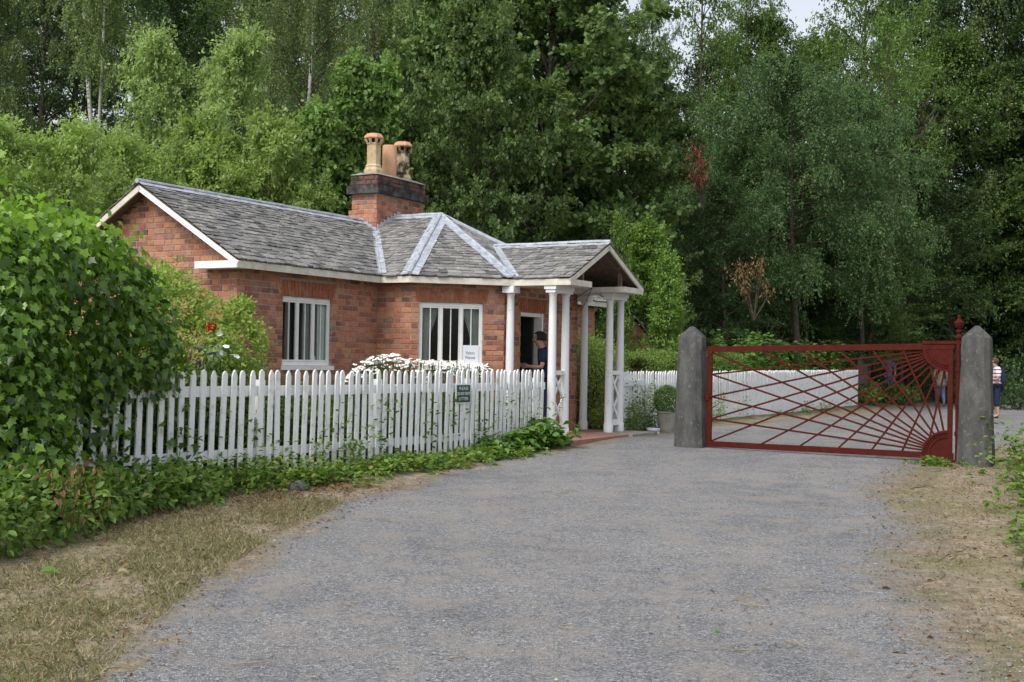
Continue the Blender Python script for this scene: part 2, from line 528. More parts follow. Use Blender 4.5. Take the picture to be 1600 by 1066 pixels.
class MB:
    """collects shapes given in world coordinates and links them as one mesh"""

    def __init__(self):
        self.v, self.f, self.m, self.r = [], [], [], []

    def poly(self, verts, faces, mi=0, r=0.0):
        b = len(self.v)
        self.v += [tuple(x) for x in verts]
        for f in faces:
            self.f.append([b + i for i in f])
            self.m.append(mi)
            self.r.append(r)

    BOXF = [(0, 3, 2, 1), (4, 5, 6, 7), (0, 1, 5, 4), (1, 2, 6, 5), (2, 3, 7, 6), (3, 0, 4, 7)]

    def box8(self, p, mi=0, r=0.0):
        self.poly(p, self.BOXF, mi, r)

    def ubox(self, u0, u1, v0, v1, z0, z1, mi=0, r=0.0):
        self.box8([W(u0, v0, z0), W(u0, v1, z0), W(u1, v1, z0), W(u1, v0, z0), W(u0, v0, z1), W(u0, v1, z1), W(u1, v1, z1), W(u1, v0, z1)], mi, r)

    def beam(self, a, b, w, h, mi=0, up=Vector((0, 0, 1)), r=0.0):
        a, b = Vector(a), Vector(b)
        d = (b - a).normalized()
        s = d.cross(up)
        if s.length < 1e-4:
            s = d.cross(Vector((1, 0, 0)))
        s = s.normalized() * (w / 2)
        t = s.cross(d).normalized() * (h / 2)
        self.box8([a - s - t, a + s - t, b + s - t, b - s - t, a - s + t, a + s + t, b + s + t, b - s + t], mi, r)

    def tube(self, pts, radii, n=8, mi=0, r=0.0, cap=True):
        pts = [Vector(p) for p in pts]
        if not hasattr(radii, '__len__'):
            radii = [radii] * len(pts)
        rings = []
        d0 = (pts[-1] - pts[0]).normalized()
        ref = Vector((1, 0, 0)) if abs(d0.x) < .8 else Vector((0, 1, 0))
        for i, p in enumerate(pts):
            d = (pts[min(i + 1, len(pts) - 1)] - pts[max(i - 1, 0)]).normalized()
            s = d.cross(ref).normalized()
            t = d.cross(s).normalized()
            rings.append([p + (s * math.cos(k * 2 * math.pi / n) + t * math.sin(k * 2 * math.pi / n)) * radii[i] for k in range(n)])
        vs = [x for rg in rings for x in rg]
        fs = []
        for i in range(len(pts) - 1):
            for k in range(n):
                k2 = (k + 1) % n
                fs.append((i * n + k, i * n + k2, (i + 1) * n + k2, (i + 1) * n + k))
        if cap:
            fs.append(tuple(range(n)))
            fs.append(tuple((len(pts) - 1) * n + k for k in range(n))[::-1])
        self.poly(vs, fs, mi, r)

    def lathe(self, c, prof, n=16, mi=0, phase=0.0, sx=1.0):
        c = Vector(c)
        vs = [c + Vector((rr * math.cos(phase + k * 2 * math.pi / n) * sx, rr * math.sin(phase + k * 2 * math.pi / n), z)) for rr, z in prof for k in range(n)]
        fs = []
        for i in range(len(prof) - 1):
            for k in range(n):
                k2 = (k + 1) % n
                fs.append((i * n + k, i * n + k2, (i + 1) * n + k2, (i + 1) * n + k))
        fs.append(tuple(range(n))[::-1])
        fs.append(tuple((len(prof) - 1) * n + k for k in range(n)))
        self.poly(vs, fs, mi)

    def prism(self, pts, off, mi=0, r=0.0):
        """polygon extruded by a vector"""
        n = len(pts)
        off = Vector(off)
        vs = [Vector(p) for p in pts] + [Vector(p) + off for p in pts]
        fs = [tuple(range(n))[::-1], tuple(range(n, 2 * n))] + [(i, (i + 1) % n, n + (i + 1) % n, n + i) for i in range(n)]
        self.poly(vs, fs, mi, r)

    def mesh(self, name, mats, o=Vector((0, 0, 0)), smooth=False):
        me = bpy.data.meshes.new(name)
        me.from_pydata([(x[0] - o[0], x[1] - o[1], x[2] - o[2]) for x in self.v], [], self.f)
        for m in (mats if isinstance(mats, (list, tuple)) else [mats]):
            me.materials.append(m)
        me.polygons.foreach_set('material_index', self.m)
        a = me.attributes.new('var', 'FLOAT', 'FACE')
        a.data.foreach_set('value', self.r)
        bm = bmesh.new()
        bm.from_mesh(me)
        bmesh.ops.recalc_face_normals(bm, faces=bm.faces)
        bm.to_mesh(me)
        bm.free()
        if smooth:
            me.shade_smooth() if hasattr(me, 'shade_smooth') else me.polygons.foreach_set('use_smooth', [True] * len(me.polygons))
            if smooth == 'auto':
                try:
                    me.set_sharp_from_angle(angle=math.radians(40))
                except Exception:
                    pass
        return me

    def build(self, name, mats, parent=None, smooth=False):
        o = ORG[parent] if parent is not None else Vector((0, 0, 0))
        if parent is None:
            xs = np.array([tuple(v) for v in self.v])
            o = Vector((float(xs[:, 0].mean()), float(xs[:, 1].mean()), float(xs[:, 2].min())))
            ob = link(name, self.mesh(name, mats, o, smooth))
            ob.location = o
            ORG[ob] = o
            return ob
        return link(name, self.mesh(name, mats, o, smooth), parent)


# ------------------------------------------------------------------ leaves in bulk (numpy)
def T_(verts, faces):
    return np.array(verts, float), faces


LEAF = {
    'spade': T_([(0, 0, 0), (.5, .08, -.05), (.26, .36, .03), (.52, .56, -.05), (0, 1, -.1), (-.52, .56, -.05), (-.26, .36, .03), (-.5, .08, -.05)], [(0, 1, 2, 3, 4), (0, 4, 5, 6, 7)]),
    'rhomb': T_([(0, 0, 0), (.3, .42, .07), (0, 1, -.05), (-.3, .42, .07)], [(0, 1, 2), (0, 2, 3)]),
    'long': T_([(0, 0, 0), (.17, .4, .05), (0, 1, -.12), (-.17, .4, .05)], [(0, 1, 2), (0, 2, 3)]),
    'oval': T_([(0, 0, 0), (.26, .22, .06), (.3, .58, .05), (0, 1, -.12), (-.3, .58, .05), (-.26, .22, .06)], [(0, 1, 2, 3), (0, 3, 4, 5)]),
    'lobed': T_([(0, 0, 0), (.42, .02, -.04), (.26, .28, .03), (.60, .48, -.06), (.24, .60, .02), (0, 1.0, -.1), (-.24, .60, .02), (-.60, .48, -.06), (-.26, .28, .03), (-.42, .02, -.04)],
                [(0, 1, 2, 3, 4, 5), (0, 5, 6, 7, 8, 9)]),
    'ivy': T_([(0, 0, 0), (.24, -.13, .0), (.46, .0, -.05), (.36, .22, .02), (.60, .42, -.07), (.28, .58, .02), (.12, .82, -.02), (0, 1.05, -.1), (-.12, .82, -.02), (-.28, .58, .02), (-.60, .42, -.07), (-.36, .22, .02), (-.46, .0, -.05), (-.24, -.13, .0)],
              [(0, 1, 2, 3, 4, 5, 6, 7), (0, 7, 8, 9, 10, 11, 12, 13)]),
    'blade': T_([(-.03, 0, 0), (.03, 0, 0), (.02, .6, .06), (0, 1, .2), (-.02, .6, .06)], [(0, 1, 2, 3, 4)]),
    'petal': T_([(0, 0, 0), (.45, .4, .1), (.3, .95, .22), (-.3, .95, .22), (-.45, .4, .1)], [(0, 1, 2, 3, 4)]),
}


def norm(a):
    return a / np.maximum(np.linalg.norm(a, axis=-1, keepdims=True), 1e-9)


def leaves_mesh(name, pos, tip, nrm, size, tmpl, mats, var, mi=None):
    V, Fs = LEAF[tmpl]
    n = len(pos)
    pos = np.asarray(pos, float)
    tip = norm(np.asarray(tip, float))
    nrm = np.asarray(nrm, float)
    nrm = norm(nrm - tip * (nrm * tip).sum(1, keepdims=True))
    side = np.cross(tip, nrm)
    s = np.asarray(size, float).reshape(-1, 1, 1) * np.ones((n, 1, 1))
    RR = np.random.default_rng(n)
    wk = RR.uniform(.75, 1.15, (n, 1, 1))
    ck = RR.uniform(-.6, 2.6, (n, 1, 1))
    P = pos[:, None, :] + s * (wk * V[None, :, 0, None] * side[:, None, :] + V[None, :, 1, None] * tip[:, None, :] + ck * V[None, :, 2, None] * nrm[:, None, :])
    K = len(V)
    me = bpy.data.meshes.new(name)
    me.vertices.add(n * K)
    me.vertices.foreach_set('co', P.reshape(-1).astype(np.float32))
    loops = np.concatenate([np.array(f) for f in Fs])
    lens = np.array([len(f) for f in Fs])
    allv = (loops[None, :] + (np.arange(n) * K)[:, None]).reshape(-1)
    me.loops.add(len(allv))
    me.loops.foreach_set('vertex_index', allv.astype(np.int32))
    L = np.tile(lens, n)
    me.polygons.add(len(L))
    me.polygons.foreach_set('loop_start', np.concatenate([[0], np.cumsum(L)[:-1]]).astype(np.int32))
    a = me.attributes.new('var', 'FLOAT', 'FACE')
    a.data.foreach_set('value', np.repeat(np.asarray(var, float), len(Fs)).astype(np.float32))
    for m in (mats if isinstance(mats, (list, tuple)) else [mats]):
        me.materials.append(m)
    if mi is not None:
        me.polygons.foreach_set('material_index', np.repeat(np.asarray(mi, int), len(Fs)).astype(np.int32))
    me.update(calc_edges=True)
    me.validate()
    return me


def rdirs(R, n):
    return norm(R.normal(size=(n, 3)))


def blob_leaves(R, ells, n, jitter=.12, tipdown=.8, flat=0.0, zmin=None, depth=.25):
    """points on the outside of a union of ellipsoids (cx,cy,cz,rx,ry,rz), with outward normals"""
    ells = np.array(ells, float)
    area = (ells[:, 3] * ells[:, 4] + ells[:, 3] * ells[:, 5] + ells[:, 4] * ells[:, 5])
    pick = R.choice(len(ells), size=int(n * 2.2), p=area / area.sum())
    d = rdirs(R, len(pick))
    e = ells[pick]
    k = 1 - np.abs(R.normal(size=(len(pick), 1))) * depth * .5 + R.normal(size=(len(pick), 1)) * jitter * .4
    p = e[:, :3] + d * e[:, 3:] * k
    nr = norm(d / e[:, 3:])
    keep = np.ones(len(p), bool)
    for j in range(len(ells)):
        q = (p - ells[j, :3]) / ells[j, 3:]
        keep &= ~(((q ** 2).sum(1) < .8) & (pick != j))
    if zmin is not None:
        keep &= p[:, 2] > zmin(p[:, 0], p[:, 1])
    p, nr = p[keep][:n], nr[keep][:n]
    m = len(p)
    tip = nr * .5 + np.array([0, 0, -tipdown]) + R.normal(size=(m, 3)) * .45
    nn = nr + R.normal(size=(m, 3)) * .35 + np.array([0, 0, .25])
    return p, tip, nn

# ================================================================== ground and road
def build_ground():
    xs = np.concatenate([np.linspace(-90, -16, 38)[:-1], np.linspace(-16, -7, 22)[:-1], np.linspace(-7, 12, 90)[:-1], np.linspace(12, 40, 40)[:-1], np.linspace(40, 150, 40)])
    ys = np.concatenate([np.linspace(-25, 3, 15)[:-1], np.linspace(3, 30, 130)[:-1], np.linspace(30, 70, 50)[:-1], np.linspace(70, 190, 40)])
    X, Y = np.meshgrid(xs, ys)
    Z = gz(X, Y)
    R = np.random.default_rng(3)
    Z = Z + R.normal(size=Z.shape) * .006
    dx, dy = X - ORIG.x, Y - ORIG.y
    u = dx * E1.x + dy * E1.y
    v = dx * E2.x + dy * E2.y
    under = (v > np.interp(u, ROAD_U, ROAD_L) + .5) & (v < np.interp(u, ROAD_U, ROAD_R) - .5)
    Z = np.where(under, Z - .03, Z - .002)
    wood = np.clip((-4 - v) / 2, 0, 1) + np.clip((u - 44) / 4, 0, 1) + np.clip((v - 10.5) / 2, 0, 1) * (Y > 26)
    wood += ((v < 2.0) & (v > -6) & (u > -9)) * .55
    ny, nx = X.shape
    idx = np.arange(nx * ny).reshape(ny, nx)
    q = np.stack([idx[:-1, :-1], idx[:-1, 1:], idx[1:, 1:], idx[1:, :-1]], -1).reshape(-1, 4)
    me = bpy.data.meshes.new('ground')
    me.from_pydata(np.stack([X, Y, Z], -1).reshape(-1, 3).tolist(), [], q.tolist())
    a = me.attributes.new('wood', 'FLOAT', 'POINT')
    a.data.foreach_set('value', np.clip(wood, 0, 1).reshape(-1).astype(np.float32))
    me.materials.append(M['ground'])
    me.polygons.foreach_set('use_smooth', [True] * len(me.polygons))
    o = link('ground', me)
    tag(o, 'dry verges and the dark wooded slope behind the cottage', None, None, 'structure')


ROAD_U = [-22, -17, -14, -11.8, -9.7, -8.1, -5.8, -3, -1.1, 1, 2.6, 4.3, 6, 8, 25, 60]
ROAD_L = [9.9, 8.9, 7.8, 6.55, 5.25, 4.5, 3.55, 2.95, 2.75, 2.75, 2.8, 2.7, 2.55, 2.4, 2.1, 2.1]
ROAD_R = [13.6, 13.2, 12.3, 11.5, 10.85, 10.35, 9.7, 9.1, 8.6, 8.3, 8.3, 8.5, 8.8, 9.0, 8.6, 8.6]


def build_road():
    R = np.random.default_rng(5)
    us = np.concatenate([np.linspace(-20, 10, 160)[:-1], np.linspace(10, 56, 70)])
    t = np.linspace(0, 1, 70)
    l = np.interp(us, ROAD_U, ROAD_L)
    r = np.interp(us, ROAD_U, ROAD_R)
    k = np.array([.05, .11, .23, .41])
    for i, kk in enumerate(k):
        l = l + .10 * np.sin(us * kk * 25 + i) / (i + 1)
        r = r + .12 * np.sin(us * kk * 23 + 2 * i) / (i + 1)
    v = l[:, None] + (r - l)[:, None] * t[None, :]
    u = us[:, None] + 0 * v
    X = ORIG.x + E1.x * u + E2.x * v
    Y = ORIG.y + E1.y * u + E2.y * v
    lump = np.zeros_like(X)
    for i in range(14):
        a = R.uniform(0, 6.28)
        f = R.uniform(.6, 3.2)
        lump += np.sin((X * math.cos(a) + Y * math.sin(a)) * f + R.uniform(0, 6)) / 14
    Z = gz(X, Y) + .004 + .012 * lump * np.minimum(1, np.minimum(t, 1 - t) * 12)[None, :]
    edge = np.minimum(v - l[:, None], r[:, None] - v)
    edge_l = np.clip((v - l[:, None]) / .9, 0, 1)
    edge_r = np.clip((r[:, None] - v) / 1.5, 0, 1)
    e = np.minimum(edge_l, edge_r)
    ny, nx = X.shape
    idx = np.arange(nx * ny).reshape(ny, nx)
    q = np.stack([idx[:-1, :-1], idx[:-1, 1:], idx[1:, 1:], idx[1:, :-1]], -1).reshape(-1, 4)[:, ::-1]
    me = bpy.data.meshes.new('road')
    me.from_pydata(np.stack([X, Y, Z], -1).reshape(-1, 3).tolist(), [], q.tolist())
    bm = bmesh.new()
    bm.from_mesh(me)
    for f in bm.faces:
        if f.normal.z < 0:
            f.normal_flip()
    bm.to_mesh(me)
    bm.free()
    a = me.attributes.new('edge', 'FLOAT', 'POINT')
    a.data.foreach_set('value', e.reshape(-1).astype(np.float32))
    me.materials.append(M['road'])
    me.polygons.foreach_set('use_smooth', [True] * len(me.polygons))
    o = link('road', me)
    tag(o, 'grey gravel road running through the red gate', None, None, 'structure')


build_ground()
build_road()


# ================================================================== bricks and slates
def clip_half(poly, a, b, c):
    """keep a*x+b*y<=c"""
    out = []
    for i in range(len(poly)):
        p, q = poly[i], poly[(i + 1) % len(poly)]
        dp, dq = a * p[0] + b * p[1] - c, a * q[0] + b * q[1] - c
        if dp <= 0:
            out.append(p)
        if (dp < 0 < dq) or (dq < 0 < dp):
            t = dp / (dp - dq)
            out.append((p[0] + (q[0] - p[0]) * t, p[1] + (q[1] - p[1]) * t))
    return out


def clip_convex(poly, conv):
    """conv counter-clockwise"""
    for i in range(len(conv)):
        p, q = conv[i], conv[(i + 1) % len(conv)]
        ex, ey = q[0] - p[0], q[1] - p[1]
        poly = clip_half(poly, ey, -ex, ey * p[0] - ex * p[1])
        if len(poly) < 3:
            return []
    return poly


def ccw(poly):
    s = sum(poly[i][0] * poly[(i + 1) % len(poly)][1] - poly[(i + 1) % len(poly)][0] * poly[i][1] for i in range(len(poly)))
    return poly if s > 0 else poly[::-1]


def parea(poly):
    return abs(sum(poly[i][0] * poly[(i + 1) % len(poly)][1] - poly[(i + 1) % len(poly)][0] * poly[i][1] for i in range(len(poly)))) / 2


def unit_piece(name, mat, seed, ch=.10):
    """a unit block (x length, y depth with its face at y=-.5, z height) whose face is chamfered and a little uneven"""
    q = random.Random(seed)
    back = [(-.5, .5, -.5), (.5, .5, -.5), (.5, .5, .5), (-.5, .5, .5)]
    mid = [(-.5, -.30, -.5), (.5, -.30, -.5), (.5, -.30, .5), (-.5, -.30, .5)]
    fr = [(x * (1 - .035 - q.random() * .02) * 1.0, -.5 + q.random() * .06, z * (1 - ch - q.random() * .06)) for x, _, z in back]
    mb = MB()
    mb.poly(back + mid + fr, [(3, 2, 1, 0), (0, 1, 5, 4), (1, 2, 6, 5), (2, 3, 7, 6), (3, 0, 4, 7), (4, 5, 9, 8), (5, 6, 10, 9), (6, 7, 11, 10), (7, 4, 8, 11), (8, 9, 10, 11)])
    return mb.mesh(name, mat)


class Pieces:
    """pieces of one kind on one thing: the 300 largest in the photograph become objects, the rest one mesh per holder"""

    def __init__(self, name, rest, units, mat_rest, limit):
        self.name, self.rest, self.units, self.mat_rest, self.limit = name, rest, units, mat_rest, limit
        self.full = []      # (score, holder, matrix, random)
        self.mbs = {}

    def add(self, holder, mat, nout):
        c = mat.translation
        w = CAMP - c
        d = w.length
        area = mat.col[0].to_3d().length * mat.col[2].to_3d().length
        self.full.append((area * max(0.0, nout.dot(w) / d) / d ** 2, len(self.full), holder, mat))

    def mb(self, holder):
        return self.mbs.setdefault(holder, MB())

    def finish(self):
        self.full.sort(key=lambda t: -t[0])
        for i, (sc, k, holder, mat) in enumerate(self.full):
            u = self.units[k % len(self.units)]
            if i < self.limit and sc > 0:
                o = link(self.name, u, holder)
                o.matrix_local = Matrix.Translation(-ORG[holder]) @ mat
            else:
                self.mb(holder).poly([mat @ v.co for v in u.vertices], [tuple(p.vertices) for p in u.polygons], 0, rnd.random())
        for holder, mb in self.mbs.items():
            if mb.v:
                o = mb.build(self.rest, self.mat_rest, holder)
                o['kind'] = 'stuff'


BR = Pieces('brick', 'brickwork', [unit_piece('brick', M['brick_1'], i) for i in range(5)], M['brick'], 215)
BRC = Pieces('brick', 'brickwork', BR.units, M['brick'], 85)
COURSE, JOINT = .0835, .012


def lay_bricks(pc, holder, p0, p1, z0, z1, openings=(), tops=None, off=0, mat_top=None):
    """Flemish bond on the wall line p0->p1 (the face; outside on the left of the way from above when v points down the page)"""
    p0, p1 = Vector(p0), Vector(p1)
    d = (p1 - p0)
    L = d.length
    d.normalize()
    n = Vector((d.y, -d.x, 0))          # outward
    rows = int(round((z1 - z0) / COURSE))
    basis = Matrix((d.to_4d(), (-n).to_4d(), Vector((0, 0, 1, 0)), (0, 0, 0, 1))).transposed()
    for k in range(3):
        basis[3][k] = 0
    for r in range(rows):
        zc = z0 + (r + .5) * COURSE
        x = -.06 * ((r + off) % 2) - rnd.random() * .01
        turn = (r + off) % 2
        while x < L - .01:
            ln = .226 if turn else .108
            ln *= 1 + rnd.uniform(-.03, .03)
            turn = 1 - turn
            a, b = max(x, .002), min(x + ln, L - .002)
            x += ln + JOINT
            segs = [(a, b)]
            for (s0, s1, o0, o1) in openings:
                if zc + .03 > o0 and zc - .03 < o1:
                    ns = []
                    for (a1, b1) in segs:
                        if b1 <= s0 or a1 >= s1:
                            ns.append((a1, b1))
                        else:
                            if a1 < s0 - .03:
                                ns.append((a1, s0))
                            if b1 > s1 + .03:
                                ns.append((s1, b1))
                    segs = ns
            for a1, b1 in segs:
                if b1 - a1 < .03:
                    continue
                h = COURSE - JOINT + rnd.uniform(-.003, .002)
                if tops:
                    poly = [(a1, zc - h / 2), (b1, zc - h / 2), (b1, zc + h / 2), (a1, zc + h / 2)]
                    cl = poly
                    for t in tops:
                        cl = clip_half(cl, *t)
                        if len(cl) < 3:
                            break
                    if len(cl) < 3 or parea(cl) < .0008:
                        continue
                    if parea(cl) < parea(poly) * .995:
                        pts = [p0 + d * q[0] + Vector((0, 0, q[1])) for q in cl]
                        pc.mb(holder).prism([p + n * .0 for p in pts], -n * .05, 0, rnd.random())
                        continue
                m = Matrix.Translation(p0 + d * ((a1 + b1) / 2) + Vector((0, 0, zc)) - n * (.03 + rnd.uniform(-.003, .003))) @ basis @ Matrix.Rotation(rnd.gauss(0, .006), 4, 'Y') @ Matrix.Diagonal((b1 - a1, .06, h, 1))
                pc.add(holder, m, n)


# ================================================================== the toll house
house = thing('toll_house', W(0, 0, .3), 'low red brick toll cottage with slate roof, angled bay and white columned porch', 'house')
WP = [(-3.113, -.22), (.22, -.22), (.22, .448), (1.307, 1.535), (4.011, 1.535), (5.098, .448), (5.098, -.22), (8.43, -.22), (8.43, -3.53), (-3.113, -3.53)]


def edge_n(p, q):
    d = Vector((q[0] - p[0], q[1] - p[1]))
    d.normalize()
    return d, Vector((-d.y, d.x))


def offset_poly(P, t, closed=True):
    """move a (u,v) polyline inwards by t"""
    out = []
    n = len(P)
    for i in range(n):
        a = P[i - 1] if (closed or i > 0) else None
        b = P[(i + 1) % n] if (closed or i < n - 1) else None
        n1 = edge_n(a, P[i])[1] if a else None
        n2 = edge_n(P[i], b)[1] if b else None
        if n1 is None:
            m = n2
        elif n2 is None:
            m = n1
        else:
            m = (n1 + n2)
            m = m / (m.length ** 2) * 2
        out.append((P[i][0] - m.x * t, P[i][1] - m.y * t))
    return out


OUT = offset_poly(WP, .009)
INN = offset_poly(WP, .25)
RIDGE_V, RIDGE_Z, EAVE_Z = -1.875, 4.069, 2.93
SL_MAIN = (RIDGE_Z - EAVE_Z) / 1.875
WIN1 = (-2.119, -.955, 1.43, 2.505)      # u0,u1,z0,z1 on the left wing
WIN2 = (.13, 1.185, 1.45, 2.525)         # along the canted wall
DOOR = (.56, 1.405, .38, 2.43)           # along the porch wall
openings = {0: [(WIN1[0] + 3.113, WIN1[1] + 3.113, WIN1[2], WIN1[3])], 2: [WIN2], 3: [DOOR]}
walls = []
for i in range(10):
    p, q = WP[i], WP[(i + 1) % 10]
    op, oq, ip, iq = OUT[i], OUT[(i + 1) % 10], INN[i], INN[(i + 1) % 10]
    mb = MB()
    zt = 2.96
    d, nn = edge_n(p, q)

    def foot(o0, o1, i1, i0, z0, z1):
        mb.box8([W(*o0, z0), W(*o1, z0), W(*i1, z0), W(*i0, z0), W(*o0, z1), W(*o1, z1), W(*i1, z1), W(*i0, z1)])

    def at_s(s):
        o = (p[0] + d.x * s - nn.x * .009, p[1] + d.y * s - nn.y * .009)
        return o, (o[0] - nn.x * .241, o[1] - nn.y * .241)
    ops = openings.get(i)
    if ops:
        s0, s1, o0, o1 = ops[0]
        a, ai = at_s(s0)
        b, bi = at_s(s1)
        foot(op, a, ai, ip, .1, zt)
        foot(b, oq, iq, bi, .1, zt)
        foot(a, b, bi, ai, o1, zt)
        if o0 > .5:
            foot(a, b, bi, ai, .1, o0)
    else:
        foot(op, oq, iq, ip, .1, zt)
    if i in (7, 9):      # the gable ends
        u = WP[i][0]
        s = -1 if i == 9 else 1
        uo, ui = u - s * .009, u - s * .25
        k = .03 / SL_MAIN
        zr = RIDGE_Z - .10
        tri = [(-.22, 2.962), (-3.53, 2.962), (-1.875, zr)]
        tri = [(-.25, 2.962), (-3.5, 2.962), (-1.875, 2.962 + 1.625 * SL_MAIN)]
        mb.prism([W(uo, v, z) for v, z in tri], E1 * (ui - uo))
    w = mb.build('wall', M['mortar'], house)
    walls.append(w)
    L = math.hypot(q[0] - p[0], q[1] - p[1])
    ops2 = []
    if ops:
        s0, s1, o0, o1 = ops[0]
        ops2 = [(s0, s1, o0, o1)]
        if i in (0, 2, 3):
            ops2.append((s0 - .05, s1 + .05, o1, o1 + .235))
    if i in (4, 5, 7, 8):
        z0b, z1b = .2, 2.9
        if i == 8:
            continue
    if i == 9:
        # gable towards the camera: the line runs from the back corner to the front one
        k = SL_MAIN
        # s measured from v=-3.53 ; roof underside z = EAVE_Z - .07 + k*(distance from eave)
        t1 = (-k, 1, EAVE_Z - .06 + k * (3.75 - 3.53))
        t2 = (k, 1, EAVE_Z - .06 + k * (3.53))
        lay_bricks(BR, w, W(*p), W(*q), .26, 3.95, (), [t1, t2], 0)
    else:
        lay_bricks(BR, w, W(*p), W(*q), .26, 2.90, ops2, None, i)
    if ops and i in (0, 2, 3):
        s0, s1, o0, o1 = ops[0]
        mbv = BR.mb(w)
        arch = MB()
        n_s = int(round((s1 - s0 + .1) / .0775))
        dw = E1 * d.x + E2 * d.y
        nw = E1 * nn.x + E2 * nn.y
        for kx in range(n_s):
            f = (kx + .5) / n_s - .5
            a0 = s0 - .05 + (s1 - s0 + .1) * kx / n_s + .004
            a1 = s0 - .05 + (s1 - s0 + .1) * (kx + 1) / n_s - .004
            lean = f * .09
            j = rnd.uniform(-.003, .003)
            pts = [W(p[0] + d.x * a, p[1] + d.y * a, z) + nw * j for a, z in ((a0, o1 + .006), (a1, o1 + .006), (a1 + lean, o1 + .228), (a0 + lean, o1 + .228))]
            arch.prism(pts, -nw * .05, 0, rnd.random())
        ab = arch.build('flat_arch', M['arch'], w)

# floor inside
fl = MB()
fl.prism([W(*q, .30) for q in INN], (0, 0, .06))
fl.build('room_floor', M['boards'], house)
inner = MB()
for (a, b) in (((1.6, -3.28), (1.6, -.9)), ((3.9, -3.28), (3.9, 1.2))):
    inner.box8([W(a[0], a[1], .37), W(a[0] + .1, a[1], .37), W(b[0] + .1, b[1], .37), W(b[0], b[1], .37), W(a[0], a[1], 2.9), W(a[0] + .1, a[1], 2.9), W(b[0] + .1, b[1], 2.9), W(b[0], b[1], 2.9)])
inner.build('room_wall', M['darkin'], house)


# ---- windows
def window(i, s0, s1, z0, z1, label=None):
    p, q = WP[i], WP[i + 1]
    d, nn = edge_n(p, q)

    def P(s, z, out):
        return W(p[0] + d.x * s + nn.x * out, p[1] + d.y * s + nn.y * out, z)

    def bar(mb, a, b, c, e, f0, f1):
        mb.box8([P(a, c, f0), P(b, c, f0), P(b, c, f1), P(a, c, f1), P(a, e, f0), P(b, e, f0), P(b, e, f1), P(a, e, f1)])
    fr = MB()
    o0, o1 = -.092, -.050
    bar(fr, s0 + .003, s0 + .045, z0 + .055, z1 - .003, o0, o1)
    bar(fr, s1 - .045, s1 - .003, z0 + .055, z1 - .003, o0, o1)
    bar(fr, s0 + .045, s1 - .045, z1 - .062, z1 - .003, o0, o1)
    bar(fr, s0 + .045, s1 - .045, z0 + .055, z0 + .11, o0, o1)
    f = fr.build('window', M['white'], house)
    sm = MB()
    bar(sm, s0 - .02, s1 + .02, z0 - .012, z0 + .052, -.10, .035)
    sm.build('sill', M['white'], f)
    a, b = s0 + .045, s1 - .045
    lw = (b - a - .09) / 3
    for k in range(3):
        l0 = a + k * (lw + .045)
        l1 = l0 + lw
        if k < 2:
            mm = MB()
            bar(mm, l1 + .002, l1 + .043, z0 + .112, z1 - .064, o0 + .003, o1 - .003)
            mm.build('mullion', M['white'], f)
        cas = MB()
        t = .014
        for (x0, x1, y0, y1) in ((l0 + .002, l0 + t, z0 + .113, z1 - .065), (l1 - t, l1 - .002, z0 + .113, z1 - .065), (l0 + t, l1 - t, z0 + .113, z0 + .14), (l0 + t, l1 - t, z1 - .09, z1 - .065)):
            bar(cas, x0, x1, y0, y1, o0 + .006, o1 - .007)
        cas.build('casement', M['white'], f)
        gb = MB()
        mid = (l0 + l1) / 2
        bar(gb, mid - .007, mid + .007, z0 + .14, z1 - .09, o0 + .009, o1 - .010)
        gb.build('glazing_bar', M['white'], f)
        for x0, x1 in ((l0 + t, mid - .007), (mid + .007, l1 - t)):
            g = MB()
            bar(g, x0, x1, z0 + .14, z1 - .09, o0 + .018, o0 + .021)
            g.build('pane', M['glass'], f)
    return P


P1 = window(0, WIN1[0] + 3.113, WIN1[1] + 3.113, WIN1[2], WIN1[3])
P2 = window(2, *WIN2)


def curtain(P, s0, s1, z0, z1, tie, label, mat, out=-.14, phase=0.0):
    """gathered cloth hanging inside a window; tie: fraction the foot is drawn aside to s1 (positive) or s0"""
    n, m = 26, 16
    vs, fs = [], []
    for j in range(m + 1):
        f = j / m
        z = z1 + (z0 - z1) * f
        g = math.sin(min(1, f * 1.5) * math.pi / 2) ** 1.6
        a, b = s0, s1
        if tie > 0:
            a = s0 + (s1 - s0) * tie * g
        elif tie < 0:
            b = s1 + (s1 - s0) * tie * g
        for i in range(n + 1):
            s = a + (b - a) * i / n
            vs.append(P(s, z, out + .012 * math.sin(i * 1.7 + phase + f) - .006 * math.sin(i * .6)))
    for j in range(m):
        for i in range(n):
            k = j * (n + 1) + i
            fs.append((k, k + 1, k + n + 2, k + n + 1))
    vs2 = [v + Vector((0, 0, 0)) for v in vs]
    mb = MB()
    mb.poly(vs2, fs)
    o = mb.build('curtain', mat, None, True)
    sol = o.modifiers.new('thickness', 'SOLIDIFY')
    sol.thickness = .003
    return tag(o, label, 'curtain', 'curtains in the cottage windows')


s1b = WIN1[0] + 3.113
curtain(P1, s1b + .93, s1b + 1.135, 1.5, 2.44, .0, 'pale blue green curtain at the right of the left hand cottage window', M['curtain'], -.112)
curtain(P1, s1b + .58, s1b + .74, 1.5, 2.44, .0, 'grey curtain hanging in the middle light of the left hand cottage window', M['curtain_dark'], -.112)
curtain(P2, .20, .47, 1.52, 2.46, -.55, 'dark drape tied back at the left of the canted bay window', M['curtain_dark'], -.14)
curtain(P2, .86, 1.13, 1.52, 2.46, .55, 'dark drape tied back behind the paper notice in the bay window', M['curtain_dark'], -.14)

